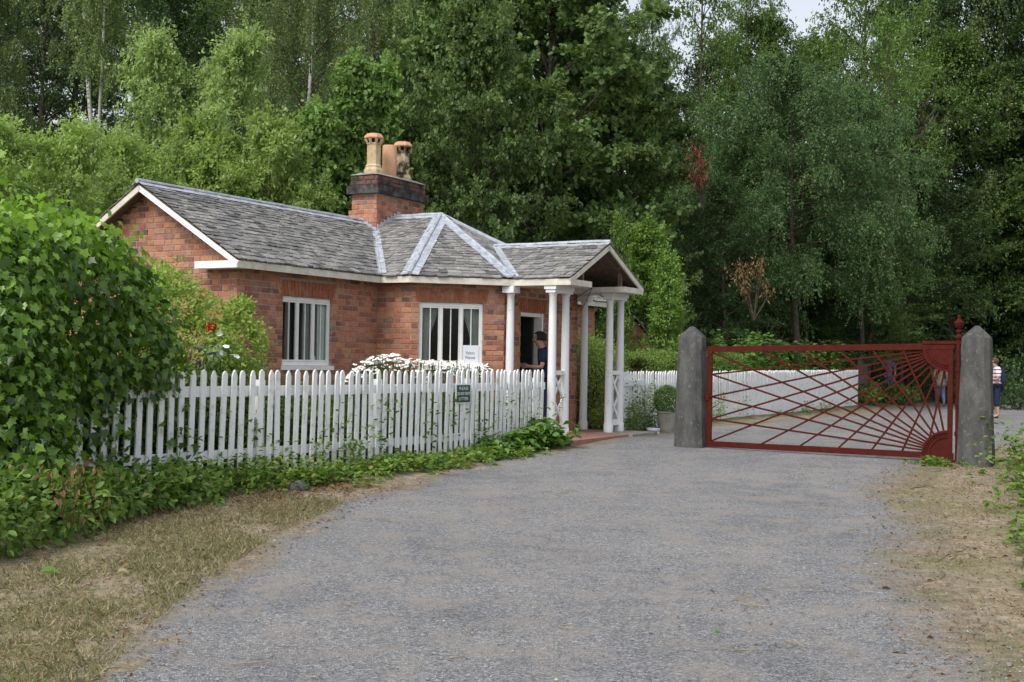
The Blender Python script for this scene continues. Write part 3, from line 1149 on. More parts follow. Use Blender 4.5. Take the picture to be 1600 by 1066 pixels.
# bottle on the sill of the left window
bt = thing('bottle', P1(s1b + .885, WIN1[2] + .06, -.14), 'small white plastic bottle standing inside the left hand window', 'bottle')
mb = MB()
mb.lathe(ORG[bt], [(.033, 0), (.035, .01), (.035, .12), (.02, .15), (.014, .155)], 12)
mb.build('bottle_body', M['paper'], bt, 'auto')
mb = MB()
mb.lathe(ORG[bt] + Vector((0, 0, .155)), [(.016, 0), (.016, .03), (.012, .034)], 10)
mb.build('cap', M['paper'], bt)


def lettering(name, text, parent, pos, xdir, normal, size, mat, width=None, align='CENTER'):
    cu = bpy.data.curves.new(name, 'FONT')
    cu.body = text
    cu.size = size
    cu.align_x = align
    cu.align_y = 'CENTER'
    cu.extrude = .0006
    cu.materials.append(mat)
    o = link(name, cu, parent)
    z = normal.normalized()
    x = xdir.normalized()
    y = z.cross(x)
    sx = 1.0
    if width:
        bpy.context.view_layer.update()
        w = o.dimensions.x
        if w > 0:
            sx = width / w
    m = Matrix((x.to_4d(), y.to_4d(), z.to_4d(), (0, 0, 0, 1))).transposed()
    for k in range(3):
        m[3][k] = 0
    ml = Matrix.Translation(pos - ORG[parent]) @ m @ Matrix.Diagonal((sx, 1, 1, 1))
    bpy.context.view_layer.update()
    me = bpy.data.meshes.new_from_object(o.evaluated_get(bpy.context.evaluated_depsgraph_get()))
    bpy.data.objects.remove(o)
    o = link(name, me, parent)
    o.matrix_local = ml
    return o


# paper notice on the bay window
d2, n2 = edge_n(WP[2], WP[3])
dW2 = E1 * d2.x + E2 * d2.y
nW2 = E1 * n2.x + E2 * n2.y
nt = thing('notice', P2(1.0, 1.78, -.08), 'white paper notice reading Visitors Welcome low in the bay window', 'notice')
mb = MB()
mb.box8([P2(.865, 1.50, -.050), P2(1.125, 1.50, -.050), P2(1.125, 1.50, -.048), P2(.865, 1.50, -.048), P2(.865, 1.845, -.050), P2(1.125, 1.845, -.050), P2(1.125, 1.845, -.048), P2(.865, 1.845, -.048)])
mb.build('sheet', M['paper'], nt)
lettering('lettering', 'Visitors', nt, P2(.985, 1.72, -.0472), dW2, nW2, .075, M['ink'], .15)
lettering('lettering', 'Welcome', nt, P2(.985, 1.645, -.0472), dW2, nW2, .075, M['ink'], .17)

# ---- door
pd, qd = WP[3], WP[4]
dd, dn = edge_n(pd, qd)


def PD(s, z, out):
    return W(pd[0] + dd.x * s + dn.x * out, pd[1] + dd.y * s + dn.y * out, z)


def dbar(mb, a, b, c, e, f0, f1):
    mb.box8([PD(a, c, f0), PD(b, c, f0), PD(b, c, f1), PD(a, c, f1), PD(a, e, f0), PD(b, e, f0), PD(b, e, f1), PD(a, e, f1)])


df = MB()
dbar(df, DOOR[0] + .003, DOOR[0] + .04, .381, 2.425, -.17, -.06)
dbar(df, DOOR[1] - .065, DOOR[1] - .003, .381, 2.425, -.17, -.02)
dbar(df, DOOR[0] + .04, DOOR[1] - .065, 2.36, 2.425, -.17, -.05)
df.build('door_frame', M['white'], house)
dl = MB()
dl.box8([PD(DOOR[1] - .075, .40, -.2), PD(DOOR[1] - .115, .40, -.2), PD(DOOR[1] - .165, .40, -.92), PD(DOOR[1] - .125, .40, -.92), PD(DOOR[1] - .075, 2.35, -.2), PD(DOOR[1] - .115, 2.35, -.2), PD(DOOR[1] - .165, 2.35, -.92), PD(DOOR[1] - .125, 2.35, -.92)])
dleaf = dl.build('door', plain('dark green door', (.012, .022, .018), (.02, .03, .024), 5, .5, .05), house)
hb = MB()
hb.tube([PD(DOOR[1] - .17, 1.35, -.85), PD(DOOR[1] - .23, 1.35, -.85)], [.012, .028], 8)
hb.build('handle', M['iron'], dleaf)
ds = MB()
dbar(ds, DOOR[0] + .0, DOOR[1] + .0, .30, .379, -.24, .06)
ds.build('doorstep', M['greystone'], house)

# ---- roof
UC, VA, ZA, UR = 2.659, -.589, 4.201, 2.659
ZP = 3.592
roof = None
EV = [(-3.363, 0), (0, 0), (0, .539), (1.216, 1.755), (1.216, 2.775)]
SL_SIDE = (ZA - EAVE_Z) / UC
UV = SL_MAIN * 1.875 / SL_SIDE
SL_FRONT = (ZA - EAVE_Z) / (1.755 - VA)
VP_ = 1.755 - (ZP - EAVE_Z) / SL_FRONT


def m_(u):
    return 2 * UC - u


zr2 = RIDGE_Z
planes = [   # name, polygon of (u, v, z), first two points on the eave
    ('main_left', [(-3.363, 0, EAVE_Z), (0, 0, EAVE_Z), (UV, RIDGE_V, zr2), (-3.363, RIDGE_V, zr2)]),
    ('bay_side', [(0, 0, EAVE_Z), (0, .539, EAVE_Z), (UC, VA, ZA), (UC, RIDGE_V * UC / UV, ZA), (UV, RIDGE_V, zr2)]),
    ('bay_cant', [(0, .539, EAVE_Z), (1.216, 1.755, EAVE_Z), (UC, VA, ZA)]),
    ('bay_front', [(1.216, 1.755, EAVE_Z), (UC, VP_, ZP), (UC, VA, ZA)]),
    ('porch_left', [(1.216, 1.755, EAVE_Z), (1.216, 2.775, EAVE_Z), (UC, 2.775, ZP), (UC, VP_, ZP)]),
    ('porch_right', [(m_(1.216), 2.775, EAVE_Z), (m_(1.216), 1.755, EAVE_Z), (UC, VP_, ZP), (UC, 2.775, ZP)]),
    ('bay_front_r', [(m_(1.216), 1.755, EAVE_Z), (UC, VA, ZA), (UC, VP_, ZP)]),
    ('bay_cant_r', [(m_(1.216), 1.755, EAVE_Z), (m_(0), .539, EAVE_Z), (UC, VA, ZA)]),
    ('bay_side_r', [(m_(0), .539, EAVE_Z), (m_(0), 0, EAVE_Z), (m_(UV), RIDGE_V, zr2), (UC, RIDGE_V * UC / UV, ZA), (UC, VA, ZA)]),
    ('main_right', [(m_(0), 0, EAVE_Z), (8.68, 0, EAVE_Z), (8.68, RIDGE_V, zr2), (m_(UV), RIDGE_V, zr2)]),
    ('back', [(8.68, -3.75, EAVE_Z), (-3.363, -3.75, EAVE_Z), (-3.363, RIDGE_V, zr2), (8.68, RIDGE_V, zr2)]),
]
dk = MB()
for nm, P in planes:
    pts = [W(*q) for q in P]
    n = (pts[1] - pts[0]).cross(pts[-1] - pts[0]).normalized()
    if n.z < 0:
        n = -n
    dk.prism([q - n * .012 for q in pts], -n * .035)
roof = dk.build('roof', M['oldwood'], house)
SLT = Pieces('slate', 'slates', [], M['slate'], 300)


def unit_slate(seed):
    """x width, y up the slope, z off the roof: the tail is thick and ragged"""
    q = random.Random(seed)
    a, b = q.uniform(-.03, .07), q.uniform(-.03, .07)
    mx = q.uniform(-.06, .02)
    mb = MB()
    lo = [(-.5, -.5 + a, 0), (0, -.5 + mx, 0), (.5, -.5 + b, 0)]
    vs = [(x, y, 1.0 - .15 * q.random()) for x, y, _ in lo] + [(.5, .5, .25), (-.5, .5, .25)]
    vs2 = [(x, y, .1) for x, y, _ in lo] + [(.5, .5, 0), (-.5, .5, 0)]
    mb.poly(vs + vs2, [(0, 1, 2, 3, 4), (9, 8, 7, 6, 5), (0, 5, 6, 1), (1, 6, 7, 2), (2, 7, 8, 3), (3, 8, 9, 4), (4, 9, 5, 0)])
    return mb.mesh('slate', M['slate_1'])


SLT.units = [unit_slate(i) for i in range(8)]


def lay_slates(P, e0=.135, e1=.085):
    pts = [W(*q) for q in P]
    o = pts[0]
    a = (pts[1] - pts[0]).normalized()
    n = a.cross(pts[-1] - o).normalized()
    if n.z < 0:
        n = -n
    b = n.cross(a).normalized()
    poly = [((q - o).dot(a), (q - o).dot(b)) for q in pts]
    flip = max(y for _, y in poly) < .1
    if flip:
        b = -b
        poly = [(x, -y) for x, y in poly]
    conv = ccw(poly)
    ymax = max(y for _, y in poly)
    xmin, xmax = min(x for x, _ in poly), max(x for x, _ in poly)
    y = -.02
    basis = Matrix((a.to_4d(), b.to_4d(), n.to_4d(), (0, 0, 0, 1))).transposed()
    for k in range(3):
        basis[3][k] = 0
    big = [(x, yy if yy > .01 else -.05) for x, yy in conv]
    row = 0
    while y < ymax:
        f = max(0, y / max(ymax, 1.8))
        ex = e0 + (e1 - e0) * f
        ex *= rnd.uniform(.93, 1.07)
        x = xmin - rnd.random() * .15
        while x < xmax:
            w = rnd.uniform(.12, .25) * (1 - .25 * f)
            x0, x1 = x + .004, x + w - .004
            x += w
            ln = ex * 1.75
            yy = y + rnd.gauss(0, .009)
            quad = [(x0, yy), (x1, yy), (x1, yy + ex), (x0, yy + ex)]
            cl = clip_convex(quad, big)
            if len(cl) < 3 or parea(cl) < .0006:
                continue
            lift = rnd.uniform(.020, .034)
            if parea(cl) > .985 * parea(quad):
                m = Matrix.Translation(o + a * ((x0 + x1) / 2) + b * (yy + ln / 2) + n * rnd.uniform(-.001, .002)) @ basis @ Matrix.Rotation(rnd.gauss(0, .03), 4, 'Z') @ Matrix.Diagonal((x1 - x0, ln, lift, 1))
                c2 = m.copy()
                SLT.add(roof, c2, n)
            else:
                SLT.mb(roof).prism([o + a * q[0] + b * q[1] + n * (lift - .012 * (q[1] - yy) / ex) for q in cl], -n * .010, 0, rnd.random())
        y += ex
        row += 1


class _S(Pieces):
    pass


def slate_add(self, holder, mat, nout):
    c = mat.translation
    w = CAMP - c
    d = w.length
    area = mat.col[0].to_3d().length * mat.col[1].to_3d().length
    self.full.append((area * max(0.0, nout.dot(w) / d) / d ** 2, len(self.full), holder, mat))


SLT.add = slate_add.__get__(SLT)
for nm, P in planes:
    lay_slates(P)
SLT.finish()


# ---- lead
def lead(kind, p, q, sides, roll=.034, lift=.034):
    """a roll along the line p-q with flat wings: sides = [(plane index, width)]"""
    mb = MB()
    p, q = W(*p), W(*q)
    d = (q - p).normalized()
    k = 9
    pts = [p + (q - p) * (i / k) + Vector((rnd.uniform(-.006, .006), rnd.uniform(-.006, .006), lift + rnd.uniform(-.005, .005))) for i in range(k + 1)]
    if roll:
        mb.tube(pts, [roll * rnd.uniform(.9, 1.1) for _ in pts], 8)
    for pi, w in sides:
        P = [W(*x) for x in planes[pi][1]]
        n = (P[1] - P[0]).cross(P[-1] - P[0]).normalized()
        if n.z < 0:
            n = -n
        s = n.cross(d).normalized()
        c = sum(P, Vector((0, 0, 0))) / len(P)
        if s.dot(c - p) < 0:
            s = -s
        for i in range(k):
            a, b = p + (q - p) * (i / k), p + (q - p) * ((i + 1) / k + (.004 if i < k - 1 else 0))
            h = .027 + (.001 if i % 2 else 0)
            ww, wv = w * rnd.uniform(.95, 1.05), w * rnd.uniform(.95, 1.05)
            mb.prism([a + n * h, b + n * h, b + s * wv + n * (h - .003), a + s * ww + n * (h - .003)], n * .005)
    return mb.build(kind, M['lead'], roof, False)


lead('ridge_lead', (-3.40, RIDGE_V, zr2), (UV - .1, RIDGE_V, zr2), [(0, .11), (10, .11)], .035)
lead('ridge_lead', (m_(UV) + .1, RIDGE_V, zr2), (8.70, RIDGE_V, zr2), [(9, .14), (10, .14)], .04)
lead('ridge_lead', (UC, VA, ZA), (UC, RIDGE_V + .1, ZA), [(1, .13), (8, .13)], .035)
lead('ridge_lead', (UC, VP_, ZP), (UC, 2.79, ZP), [(4, .12), (5, .12)], .035)
lead('hip_lead', (0, .539, EAVE_Z), (UC, VA, ZA), [(1, .13), (2, .15)], .038)
lead('hip_lead', (1.216, 1.755, EAVE_Z), (UC, VA, ZA), [(2, .13), (3, .10)], .038)
lead('hip_lead', (m_(1.216), 1.755, EAVE_Z), (UC, VA, ZA), [(6, .12), (7, .17)], .038)
lead('hip_lead', (m_(0), .539, EAVE_Z), (UC, VA, ZA), [(7, .16), (8, .16)], .038)
lead('valley_lead', (0, 0, EAVE_Z), (UV - .15, RIDGE_V + .11, zr2 - .08), [(0, .06), (1, .10)], .028, .018)
lead('valley_lead', (1.216, 1.755, EAVE_Z), (UC, VP_, ZP), [(3, .06), (4, .09)], .028, .018)
lead('valley_lead', (m_(1.216), 1.755, EAVE_Z), (UC, VP_, ZP), [(5, .08), (6, .06)], .028, .018)
lead('valley_lead', (m_(0), 0, EAVE_Z), (m_(UV), RIDGE_V, zr2), [(8, .08), (9, .08)], .028, .018)


# ---- eaves
def fascia(P, mat, z0=2.815, z1=2.915, t=.026):
    Q = offset_poly(P, t, False)
    for i in range(len(P) - 1):
        mb = MB()
        a, b, c, d = P[i], P[i + 1], Q[i + 1], Q[i]
        mb.box8([W(*a, z0), W(*b, z0), W(*c, z0), W(*d, z0), W(*a, z1), W(*b, z1), W(*c, z1), W(*d, z1)])
        mb.build('fascia', mat, house)


EVR = [(m_(u), v) for u, v in EV[::-1]]
EVR[-1] = (8.68, 0)
fascia(EV, M['cream'])
fascia(EVR, M['cream'])
EVW = offset_poly(EV, .028, False)
sf = MB()
for i in range(3):
    a, b = EVW[i], EVW[i + 1]
    c, d = WP[i + 1], WP[i]
    sf.prism([W(*a, 2.845), W(*b, 2.845), W(*c, 2.845), W(*d, 2.845)], (0, 0, .012))
sf.build('soffit', M['oldwood'], house)


def board(name, a, b, h, t, nrm, mat):
    """plank along a-b, its top edge on that line, hanging below, thickness along nrm"""
    a, b = Vector(a), Vector(b)
    d = (b - a).normalized()
    dn = nrm.cross(d).normalized()
    if dn.z > 0:
        dn = -dn
    mb = MB()
    mb.prism([a, b, b + dn * h, a + dn * h], nrm * t)
    return mb.build(name, mat, house)


board('barge_board', W(-3.366, .02, EAVE_Z - .03), W(-3.366, RIDGE_V, zr2 - .03), .075, .03, E1, M['white'])
board('barge_board', W(-3.366, -3.77, EAVE_Z - .03), W(-3.366, RIDGE_V, zr2 - .03), .075, .03, E1, M['cream'])
board('barge_board', W(1.2, 2.778, EAVE_Z - .02), W(UC, 2.778, ZP - .02), .08, .03, -E2, M['cream'])
board('barge_board', W(m_(1.2), 2.778, EAVE_Z - .02), W(UC, 2.778, ZP - .02), .08, .03, -E2, M['cream'])
mb = MB()
mb.ubox(-3.361, -3.10, -.78, -.03, 2.815, 2.915)
mb.build('eave_return', M['white'], house)
for s in (0, 1):
    mb = MB()
    if s == 0:
        mb.ubox(1.244, 1.995, 1.60, 2.774, 2.818, 2.912)
    else:
        mb.ubox(m_(1.995), m_(1.244), 1.60, 2.774, 2.818, 2.912)
    mb.build('eave_box', M['cream'], house)
for u in (1.90, m_(1.90)):
    mb = MB()
    z1 = EAVE_Z + (ZP - EAVE_Z) * (1.90 - 1.216) / (UC - 1.216) - .06
    mb.ubox(u - .03, u + .03, 2.60, 2.66, 2.913, z1)
    mb.build('strut', M['oldwood'], house)
mb = MB()
mb.beam(W(1.7, 1.75, 2.98), W(m_(1.7), 1.75, 2.98), .08, .12)
mb.build('tie_beam', M['oldwood'], house)
mb = MB()
mb.beam(W(UC, 1.75, 3.04), W(UC, 1.75, 3.5), .07, .07, 0, E1)
mb.build('king_post', M['oldwood'], house)
for s in (1, -1):
    for v in (2.62, 1.75):
        mb = MB()
        mb.beam(W(UC + s * 1.36, v, EAVE_Z - .01 + .03), W(UC, v, ZP - .09), .05, .09)
        mb.build('rafter', M['oldwood'], house)
mb = MB()
for a, b in (((1.99, 2.775, 2.815), (1.75, 2.3, 2.52)), ((1.99, 2.775, 2.815), (2.55, 2.3, 2.46))):
    mb.tube([W(*a), (W(*a) + W(*b)) / 2 + Vector((0, 0, -.03)), W(*b)], .006, 5)
mb.build('wire', M['hole'], house)

# ---- columns
ZF = .385


def column(u, v, n='column', shared=True):
    mb = MB()
    base = W(u, v, 0)
    pr = [(.083, ZF), (.083, ZF + .14), (.076, ZF + .15), (.073, ZF + .17)]
    for k in range(7):
        f = k / 6
        pr.append((.072 - .014 * f ** 1.5, ZF + .18 + (2.66 - ZF - .18) * f))
    pr += [(.07, 2.675), (.07, 2.70)]
    mb.lathe(base, pr, 20)
    return mb.build(n, M['column'], house, 'auto')


for u in (1.342, 1.802, m_(1.802), m_(1.342)):
    column(u, 2.40)
for u in (1.285, m_(1.285)):
    column(u, 1.66)
    mb = MB()
    mb.ubox(u - .11, u + .11, 1.56, 1.77, 2.702, 2.812)
    mb.build('capital', M['column'], house)
for u0, u1 in ((1.235, 1.91), (m_(1.91), m_(1.235))):
    mb = MB()
    mb.ubox(u0, u1, 2.295, 2.505, 2.755, 2.815)
    mb.ubox(u0 + .02, u1 - .02, 2.315, 2.485, 2.702, 2.754)
    mb.build('capital', M['column'], house)
for c0, c1 in ((1.342, 1.802), (m_(1.802), m_(1.342))):
    fr = MB()
    a, b = c0 + .06, c1 - .06
    fr.ubox(a, b, 2.365, 2.435, 1.39, 1.46)
    lt = fr.build('lattice', M['white'], house)
    fr = MB()
    fr.ubox(a, b, 2.365, 2.435, .50, .60)
    fr.build('bottom_rail', M['white'], lt)
    zs = [.60, .995, 1.39]
    for k in range(2):
        for s in (0, 1):
            mb = MB()
            p = W(a if s == 0 else b, 2.39 if s == 0 else 2.41, zs[k])
            q = W(b if s == 0 else a, 2.39 if s == 0 else 2.41, zs[k + 1])
            mb.beam(p, q, .018, .045, 0, E2.cross((q - p).normalized()))
            mb.build('lath', M['white'], lt)

# porch floor
mb = MB()
mb.ubox(1.05, 4.25, 1.60, 2.90, .20, .377)
pf = mb.build('porch_floor', M['redstone'], house)
mb = MB()
mb.ubox(3.25, 4.35, 2.2, 2.98, .22, .383)
mb.build('porch_step', M['greystone'], house)

# ---- chimney
CU0, CU1, CV0, CV1 = 2.08, 3.62, -2.16, -1.60
mb = MB()
mb.ubox(CU0 + .01, CU1 - .01, CV0 + .01, CV1 - .01, 3.55, 4.93)
mb.ubox(CU0 - .03, CU1 + .03, CV0 - .03, CV1 + .03, 3.5, 4.29)
ch = mb.build('chimney', M['mortar'], house)
for (z0, z1, g, pc) in ((3.64, 4.31, .04, BRC), (4.32, 4.60, 0, BRC)):
    c = [(CU0 - g, CV0 - g), (CU0 - g, CV1 + g), (CU1 + g, CV1 + g), (CU1 + g, CV0 - g)]
    lay_bricks(pc, ch, W(*c[0]), W(*c[1]), z0, z1, (), None, 1)
    lay_bricks(pc, ch, W(*c[1]), W(*c[2]), z0, z1, (), None, 0)
    lay_bricks(pc, ch, W(*c[2]), W(*c[3]), z0, z1, (), None, 1)
mb = MB()
mb.ubox(CU0 - .07, CU1 + .07, CV0 - .07, CV1 + .07, 4.60, 4.755)
mb.build('stone_band', M['sooty'], ch)
BTOP = Pieces('sooty_brick', 'brickwork', [unit_piece('sooty_brick', M['brick_top'], i) for i in range(3)], M['brick_top'], 60)
c = [(CU0 - .02, CV0 - .02), (CU0 - .02, CV1 + .02), (CU1 + .02, CV1 + .02), (CU1 + .02, CV0 - .02)]
mb = MB()
mb.ubox(CU0 - .008, CU1 + .008, CV0 - .008, CV1 + .008, 4.756, 4.945)
mb.build('brick_core', M['sooty'], ch)
for a, b in ((0, 1), (1, 2), (2, 3)):
    lay_bricks(BTOP, ch, W(*c[a]), W(*c[b]), 4.765, 4.935, (), None, a)
mb = MB()
fu = [(CU0 - .03, CV0 - .03), (CU1 + .03, CV0 - .03), (CU1 + .03, CV1 + .03), (CU0 - .03, CV1 + .03)]
ft = [(CU0 + .1, CV0 + .1), (CU1 - .1, CV0 + .1), (CU1 - .1, CV1 - .1), (CU0 + .1, CV1 - .1)]
mb.box8([W(*q, 4.946) for q in fu] + [W(*q, 5.005) for q in ft])
mb.build('flaunching', M['flaunch'], ch)


def crown_pot(u, v, z, h, dirty, s=1.0):
    mb = MB()
    c = W(u, v, z)
    ph = math.pi / 8
    pr = [(.185, 0), (.185, .09), (.165, .12), (.150, .15), (.158, .165), (.150, .18), (.138, .19), (.130, .20), (.130, h - .17), (.145, h - .165), (.145, h - .145), (.128, h - .14)]
    mb.lathe(c, [(r * s, zz) for r, zz in pr], 8, 0, ph)
    mb.lathe(c + Vector((0, 0, h - .139)), [(.105 * s, 0), (.105 * s, .075)], 8, 2, ph)  # closed drum, its black painted as the dark of the openings
    for k in range(8):
        a = ph + k * math.pi / 4
        p = c + Vector((.128 * s * math.cos(a), .128 * s * math.sin(a), h - .14))
        mb.tube([p, p + Vector((.03 * math.cos(a), .03 * math.sin(a), .075))], [.026, .036], 5, 0)
    mb.lathe(c + Vector((0, 0, h - .068)), [(.17 * s, 0), (.192 * s, .012), (.192 * s, .03), (.15 * s, .085), (.13 * s, .10), (.10 * s, .10), (.10 * s, .06)], 8, 1, ph)
    return mb.build('chimney_pot', [M['pot_dirty' if dirty else 'pot'], M['pot_rim'], M['hole']], ch)


crown_pot(2.36, -1.88, 4.97, .735, False)
crown_pot(3.30, -1.88, 4.97, .735, True)
mb = MB()
mb.lathe(W(2.86, -1.88, 4.97), [(.135, 0), (.135, .62), (.128, .632), (.108, .632), (.108, .2)], 24, 0)
mb.build('chimney_pot', M['pot_plain'], ch, 'auto')
# stepped lead where the stack meets the slates
mb = MB()
for k in range(7):
    f = k / 6
    u = CU0 - .06 + f * .62
    zz = EAVE_Z + SL_SIDE * u
    if True:
        p = W(u, CV1 + .055, max(zz, 3.8) + .02)
        mb.prism([p, p + E1 * .12, p + E1 * .12 + Vector((0, 0, .11)), p + E1 * .02 + Vector((0, 0, .12))], E2 * .012)
for k in range(4):
    v = CV1 + .05 - k * .09
    zz = RIDGE_Z - SL_MAIN * abs(v - RIDGE_V)
    p = W(CU0 - .058, v, zz + .0)
    mb.prism([p, p - E2 * .10, p - E2 * .10 + Vector((0, 0, .12)), p + Vector((0, 0, .10))], -E1 * .012)
mb.build('flashing', M['lead'], ch)
BR.finish()
BRC.finish()
BTOP.finish()


# ================================================================== picket fences
def picket_mesh(name, w, h, t, round_=False, seed=0):
    q = random.Random(seed)
    a = w / 2
    if round_:
        pr = [(-a, 0), (a, 0), (a, h - .05), (a * .75, h - .02), (0, h), (-a * .75, h - .02), (-a, h - .05)]
    else:
        pr = [(-a, 0), (a, 0), (a, h - .062), (a * .5, h - .02), (a * .1, h), (-a * .1, h), (-a * .5, h - .02), (-a, h - .062)]
    mb = MB()
    mb.prism([(x, -t / 2, z) for x, z in pr], (0, t, 0))
    me = mb.mesh(name, M['fence_white'])
    return me


def place(name, me, parent, pos, xdir, rz_lean=0.0, fore=0.0, sz=1.0):
    o = link(name, me, parent)
    x = Vector(xdir).normalized()
    m = Matrix((x.to_4d(), Vector((-x.y, x.x, 0, 1)), Vector((0, 0, 1, 1)), (0, 0, 0, 1))).transposed()
    for k in range(3):
        m[3][k] = 0
    o.matrix_local = Matrix.Translation(Vector(pos) - ORG[parent]) @ m @ Matrix.Rotation(rz_lean, 4, 'Y') @ Matrix.Rotation(fore, 4, 'X') @ Matrix.Diagonal((1, 1, sz, 1))
    return o


def fence_line(u):
    return float(np.interp(u, [-10.5, -9, -6.3, -4.5, -2, 1.25], [1.55, 1.75, 2.0, 2.2, 2.33, 2.345]))


fence = thing('picket_fence', W(-4, fence_line(-4), .2), 'long white picket fence before the cottage, its near end smothered in ivy', 'fence', 'white picket fences')
PK = [picket_mesh('picket', .068, 1.2, .022, k % 2 == 1, k) for k in range(4)]
u = -9.6
k = 0
while u < 1.22:
    v = fence_line(u)
    base = float(np.interp(u, [-10, -6.3, -4.5, -2, .3, 1.25], [.20, .235, .235, .31, .35, .36]))
    top = float(np.interp(u, [-10, -6.3, 1.3], [1.43, 1.445, 1.47])) + rnd.uniform(-.012, .012)
    d = (W(u + .1, fence_line(u + .1)) - W(u, v)).normalized()
    place('picket', PK[k % 4], fence, W(u, v, base), d, rnd.gauss(.018, .010), rnd.gauss(0, .008), (top - base) / 1.2)
    k += 1
    u += .1385 + rnd.uniform(-.006, .006) if u < -.6 else .131 + rnd.uniform(-.005, .005)
for zc, hh in ((1.215, .115), (.52, .10)):
    us = np.linspace(-9.7, 1.27, 9)
    for a, b in zip(us[:-1], us[1:]):
        mb = MB()
        a0, b0 = float(a), float(b)
        z = zc
        mb.beam(W(a0, fence_line(a0) - .045, z), W(b0 - .004, fence_line(b0) - .045, z), .045, hh)
        mb.build('rail', M['fence_white'], fence)
for u in np.linspace(-9.4, 1.15, 6):
    mb = MB()
    u = float(u)
    v = fence_line(u) - .125
    mb.ubox(u - .045, u + .045, v - .045, v + .045, .05, 1.34)
    mb.build('post', M['fence_white'], fence)

# small green sign
sgn_u = -1.30
sx = (W(sgn_u + .1, fence_line(sgn_u + .1)) - W(sgn_u, fence_line(sgn_u))).normalized()
sn = Vector((sx.y, -sx.x, 0))
sc_ = W(sgn_u, fence_line(sgn_u), 1.13) + sn * .026
sign = thing('fence_sign', sc_, 'small dark green sign with white words screwed to the picket fence', 'sign')


def slab(mb, c, x, n, w, h, t, mi=0):
    z = Vector((0, 0, 1))
    p = [c - x * w / 2 - z * h / 2, c + x * w / 2 - z * h / 2, c + x * w / 2 + z * h / 2, c - x * w / 2 + z * h / 2]
    mb.prism(p, n * t, mi)


mb = MB()
slab(mb, sc_, sx, sn, .39, .275, .012)
mb.build('border', M['letter'], sign)
mb = MB()
slab(mb, sc_ + sn * .0125, sx, sn, .352, .242, .003)
mb.build('plate', M['sign_green'], sign)
for tx, dz, w in (('PLEASE', .072, .25), ('DO NOT DROP', 0, .33), ('LITTER', -.072, .25)):
    lettering('lettering', tx, sign, sc_ + sn * .0165 + Vector((0, 0, dz)), sx, sn, .066, M['letter'], w)

# fence beyond the gate
FFU = [4.15, 5.3, 9, 14, 25.2]
FFV = [2.28, 1.98, 1.85, 1.72, 1.48]


def ff(u):
    return float(np.interp(u, FFU, FFV))


fence2 = thing('picket_fence', W(14, ff(14), .3), 'white picket fence running away beyond the gate under the clipped hedge', 'fence', 'white picket fences')
PK2 = [picket_mesh('picket', .072, 1.2, .022, k % 2 == 1, k + 9) for k in range(3)]
u = 4.2
k = 0
while u < 25.2:
    p = W(u, ff(u))
    base = float(np.interp(u, [4, 6, 12, 25], [.36, .33, .33, .33]))
    top = float(np.interp(u, [4, 25], [1.44, 1.49])) + rnd.uniform(-.012, .012)
    place('picket', PK2[k % 3], fence2, W(u, ff(u), base), E1, rnd.gauss(.01, .01), rnd.gauss(0, .006), (top - base) / 1.2)
    k += 1
    u += .136 if u < 13 else .105
us = np.linspace(4.15, 25.3, 11)
for zc in (1.22, .62):
    for a, b in zip(us[:-1], us[1:]):
        mb = MB()
        mb.beam(W(float(a), ff(float(a)) - .045, zc), W(float(b) - .004, ff(float(b)) - .045, zc), .045, .10)
        mb.build('rail', M['fence_white'], fence2)
for u in us:
    mb = MB()
    u = float(u)
    mb.ubox(u - .045, u + .045, ff(u) - .17, ff(u) - .08, .1, 1.36)
    mb.build('post', M['fence_white'], fence2)
mb = MB()
pp = W(26.6, 1.25)
mb.box8([Vector((pp.x + a * .17, pp.y + b * .17, z)) for z in (.1, 1.85) for a, b in ((-1, -1), (1, -1), (1, 1), (-1, 1))])
mb.box8([Vector((pp.x + a * .17 * f, pp.y + b * .17 * f, z)) for z, f in ((1.852, 1), (2.0, .2)) for a, b in ((-1, -1), (1, -1), (1, 1), (-1, 1))])
o = mb.build('stone_post', M['post'])
tag(o, 'short dark stone post at the far end of the white fence', 'post')


# ================================================================== gate and its posts
def gate_post(v, hs, label, seed):
    """hewn stone: tapering chamfered square shaft and a blunt pyramid"""
    q = random.Random(seed)
    c = W(2.63, v)
    zb = G(c.x, c.y)
    vs, fs = [], []
    rows = [(-.15, .245), (.0, .245), (.06, .240)] + [(.06 + (hs - .06) * k / 9, .238 - .046 * k / 9) for k in range(1, 10)] + [(hs + .025, .178), (hs + .10, .105), (hs + .165, .042), (hs + .178, .02)]
    for z, r in rows:
        ch = r * .36
        ring = [(r, -r + ch), (r, r - ch), (r - ch, r), (-r + ch, r), (-r, r - ch), (-r, -r + ch), (-r + ch, -r), (r - ch, -r)]
        for a, b in ring:
            j = .006 if z > .05 else .012
            vs.append(c + E1 * (a * .92 + q.uniform(-j, j)) + E2 * (b + q.uniform(-j, j)) + Vector((0, 0, zb + z)))
    n = len(rows)
    for i in range(n - 1):
        for k in range(8):
            k2 = (k + 1) % 8
            fs.append((i * 8 + k, i * 8 + k2, (i + 1) * 8 + k2, (i + 1) * 8 + k))
    fs.append(tuple((n - 1) * 8 + k for k in range(8)))
    mb = MB()
    mb.poly(vs, fs)
    o = mb.build('gate_post', M['post'], None, 'auto')
    b = o.modifiers.new('soften', 'BEVEL')
    b.width = .018
    b.segments = 2
    b.limit_method = 'ANGLE'
    return tag(o, label, 'post', 'stone gate posts')


gate_post(4.275, 1.76, 'grey stone gate post at the free end of the red gate, beside the potted shrub', 1)
gate_post(8.615, 1.82, 'grey stone gate post that carries the red gate hinges, at the roadside grass', 2)

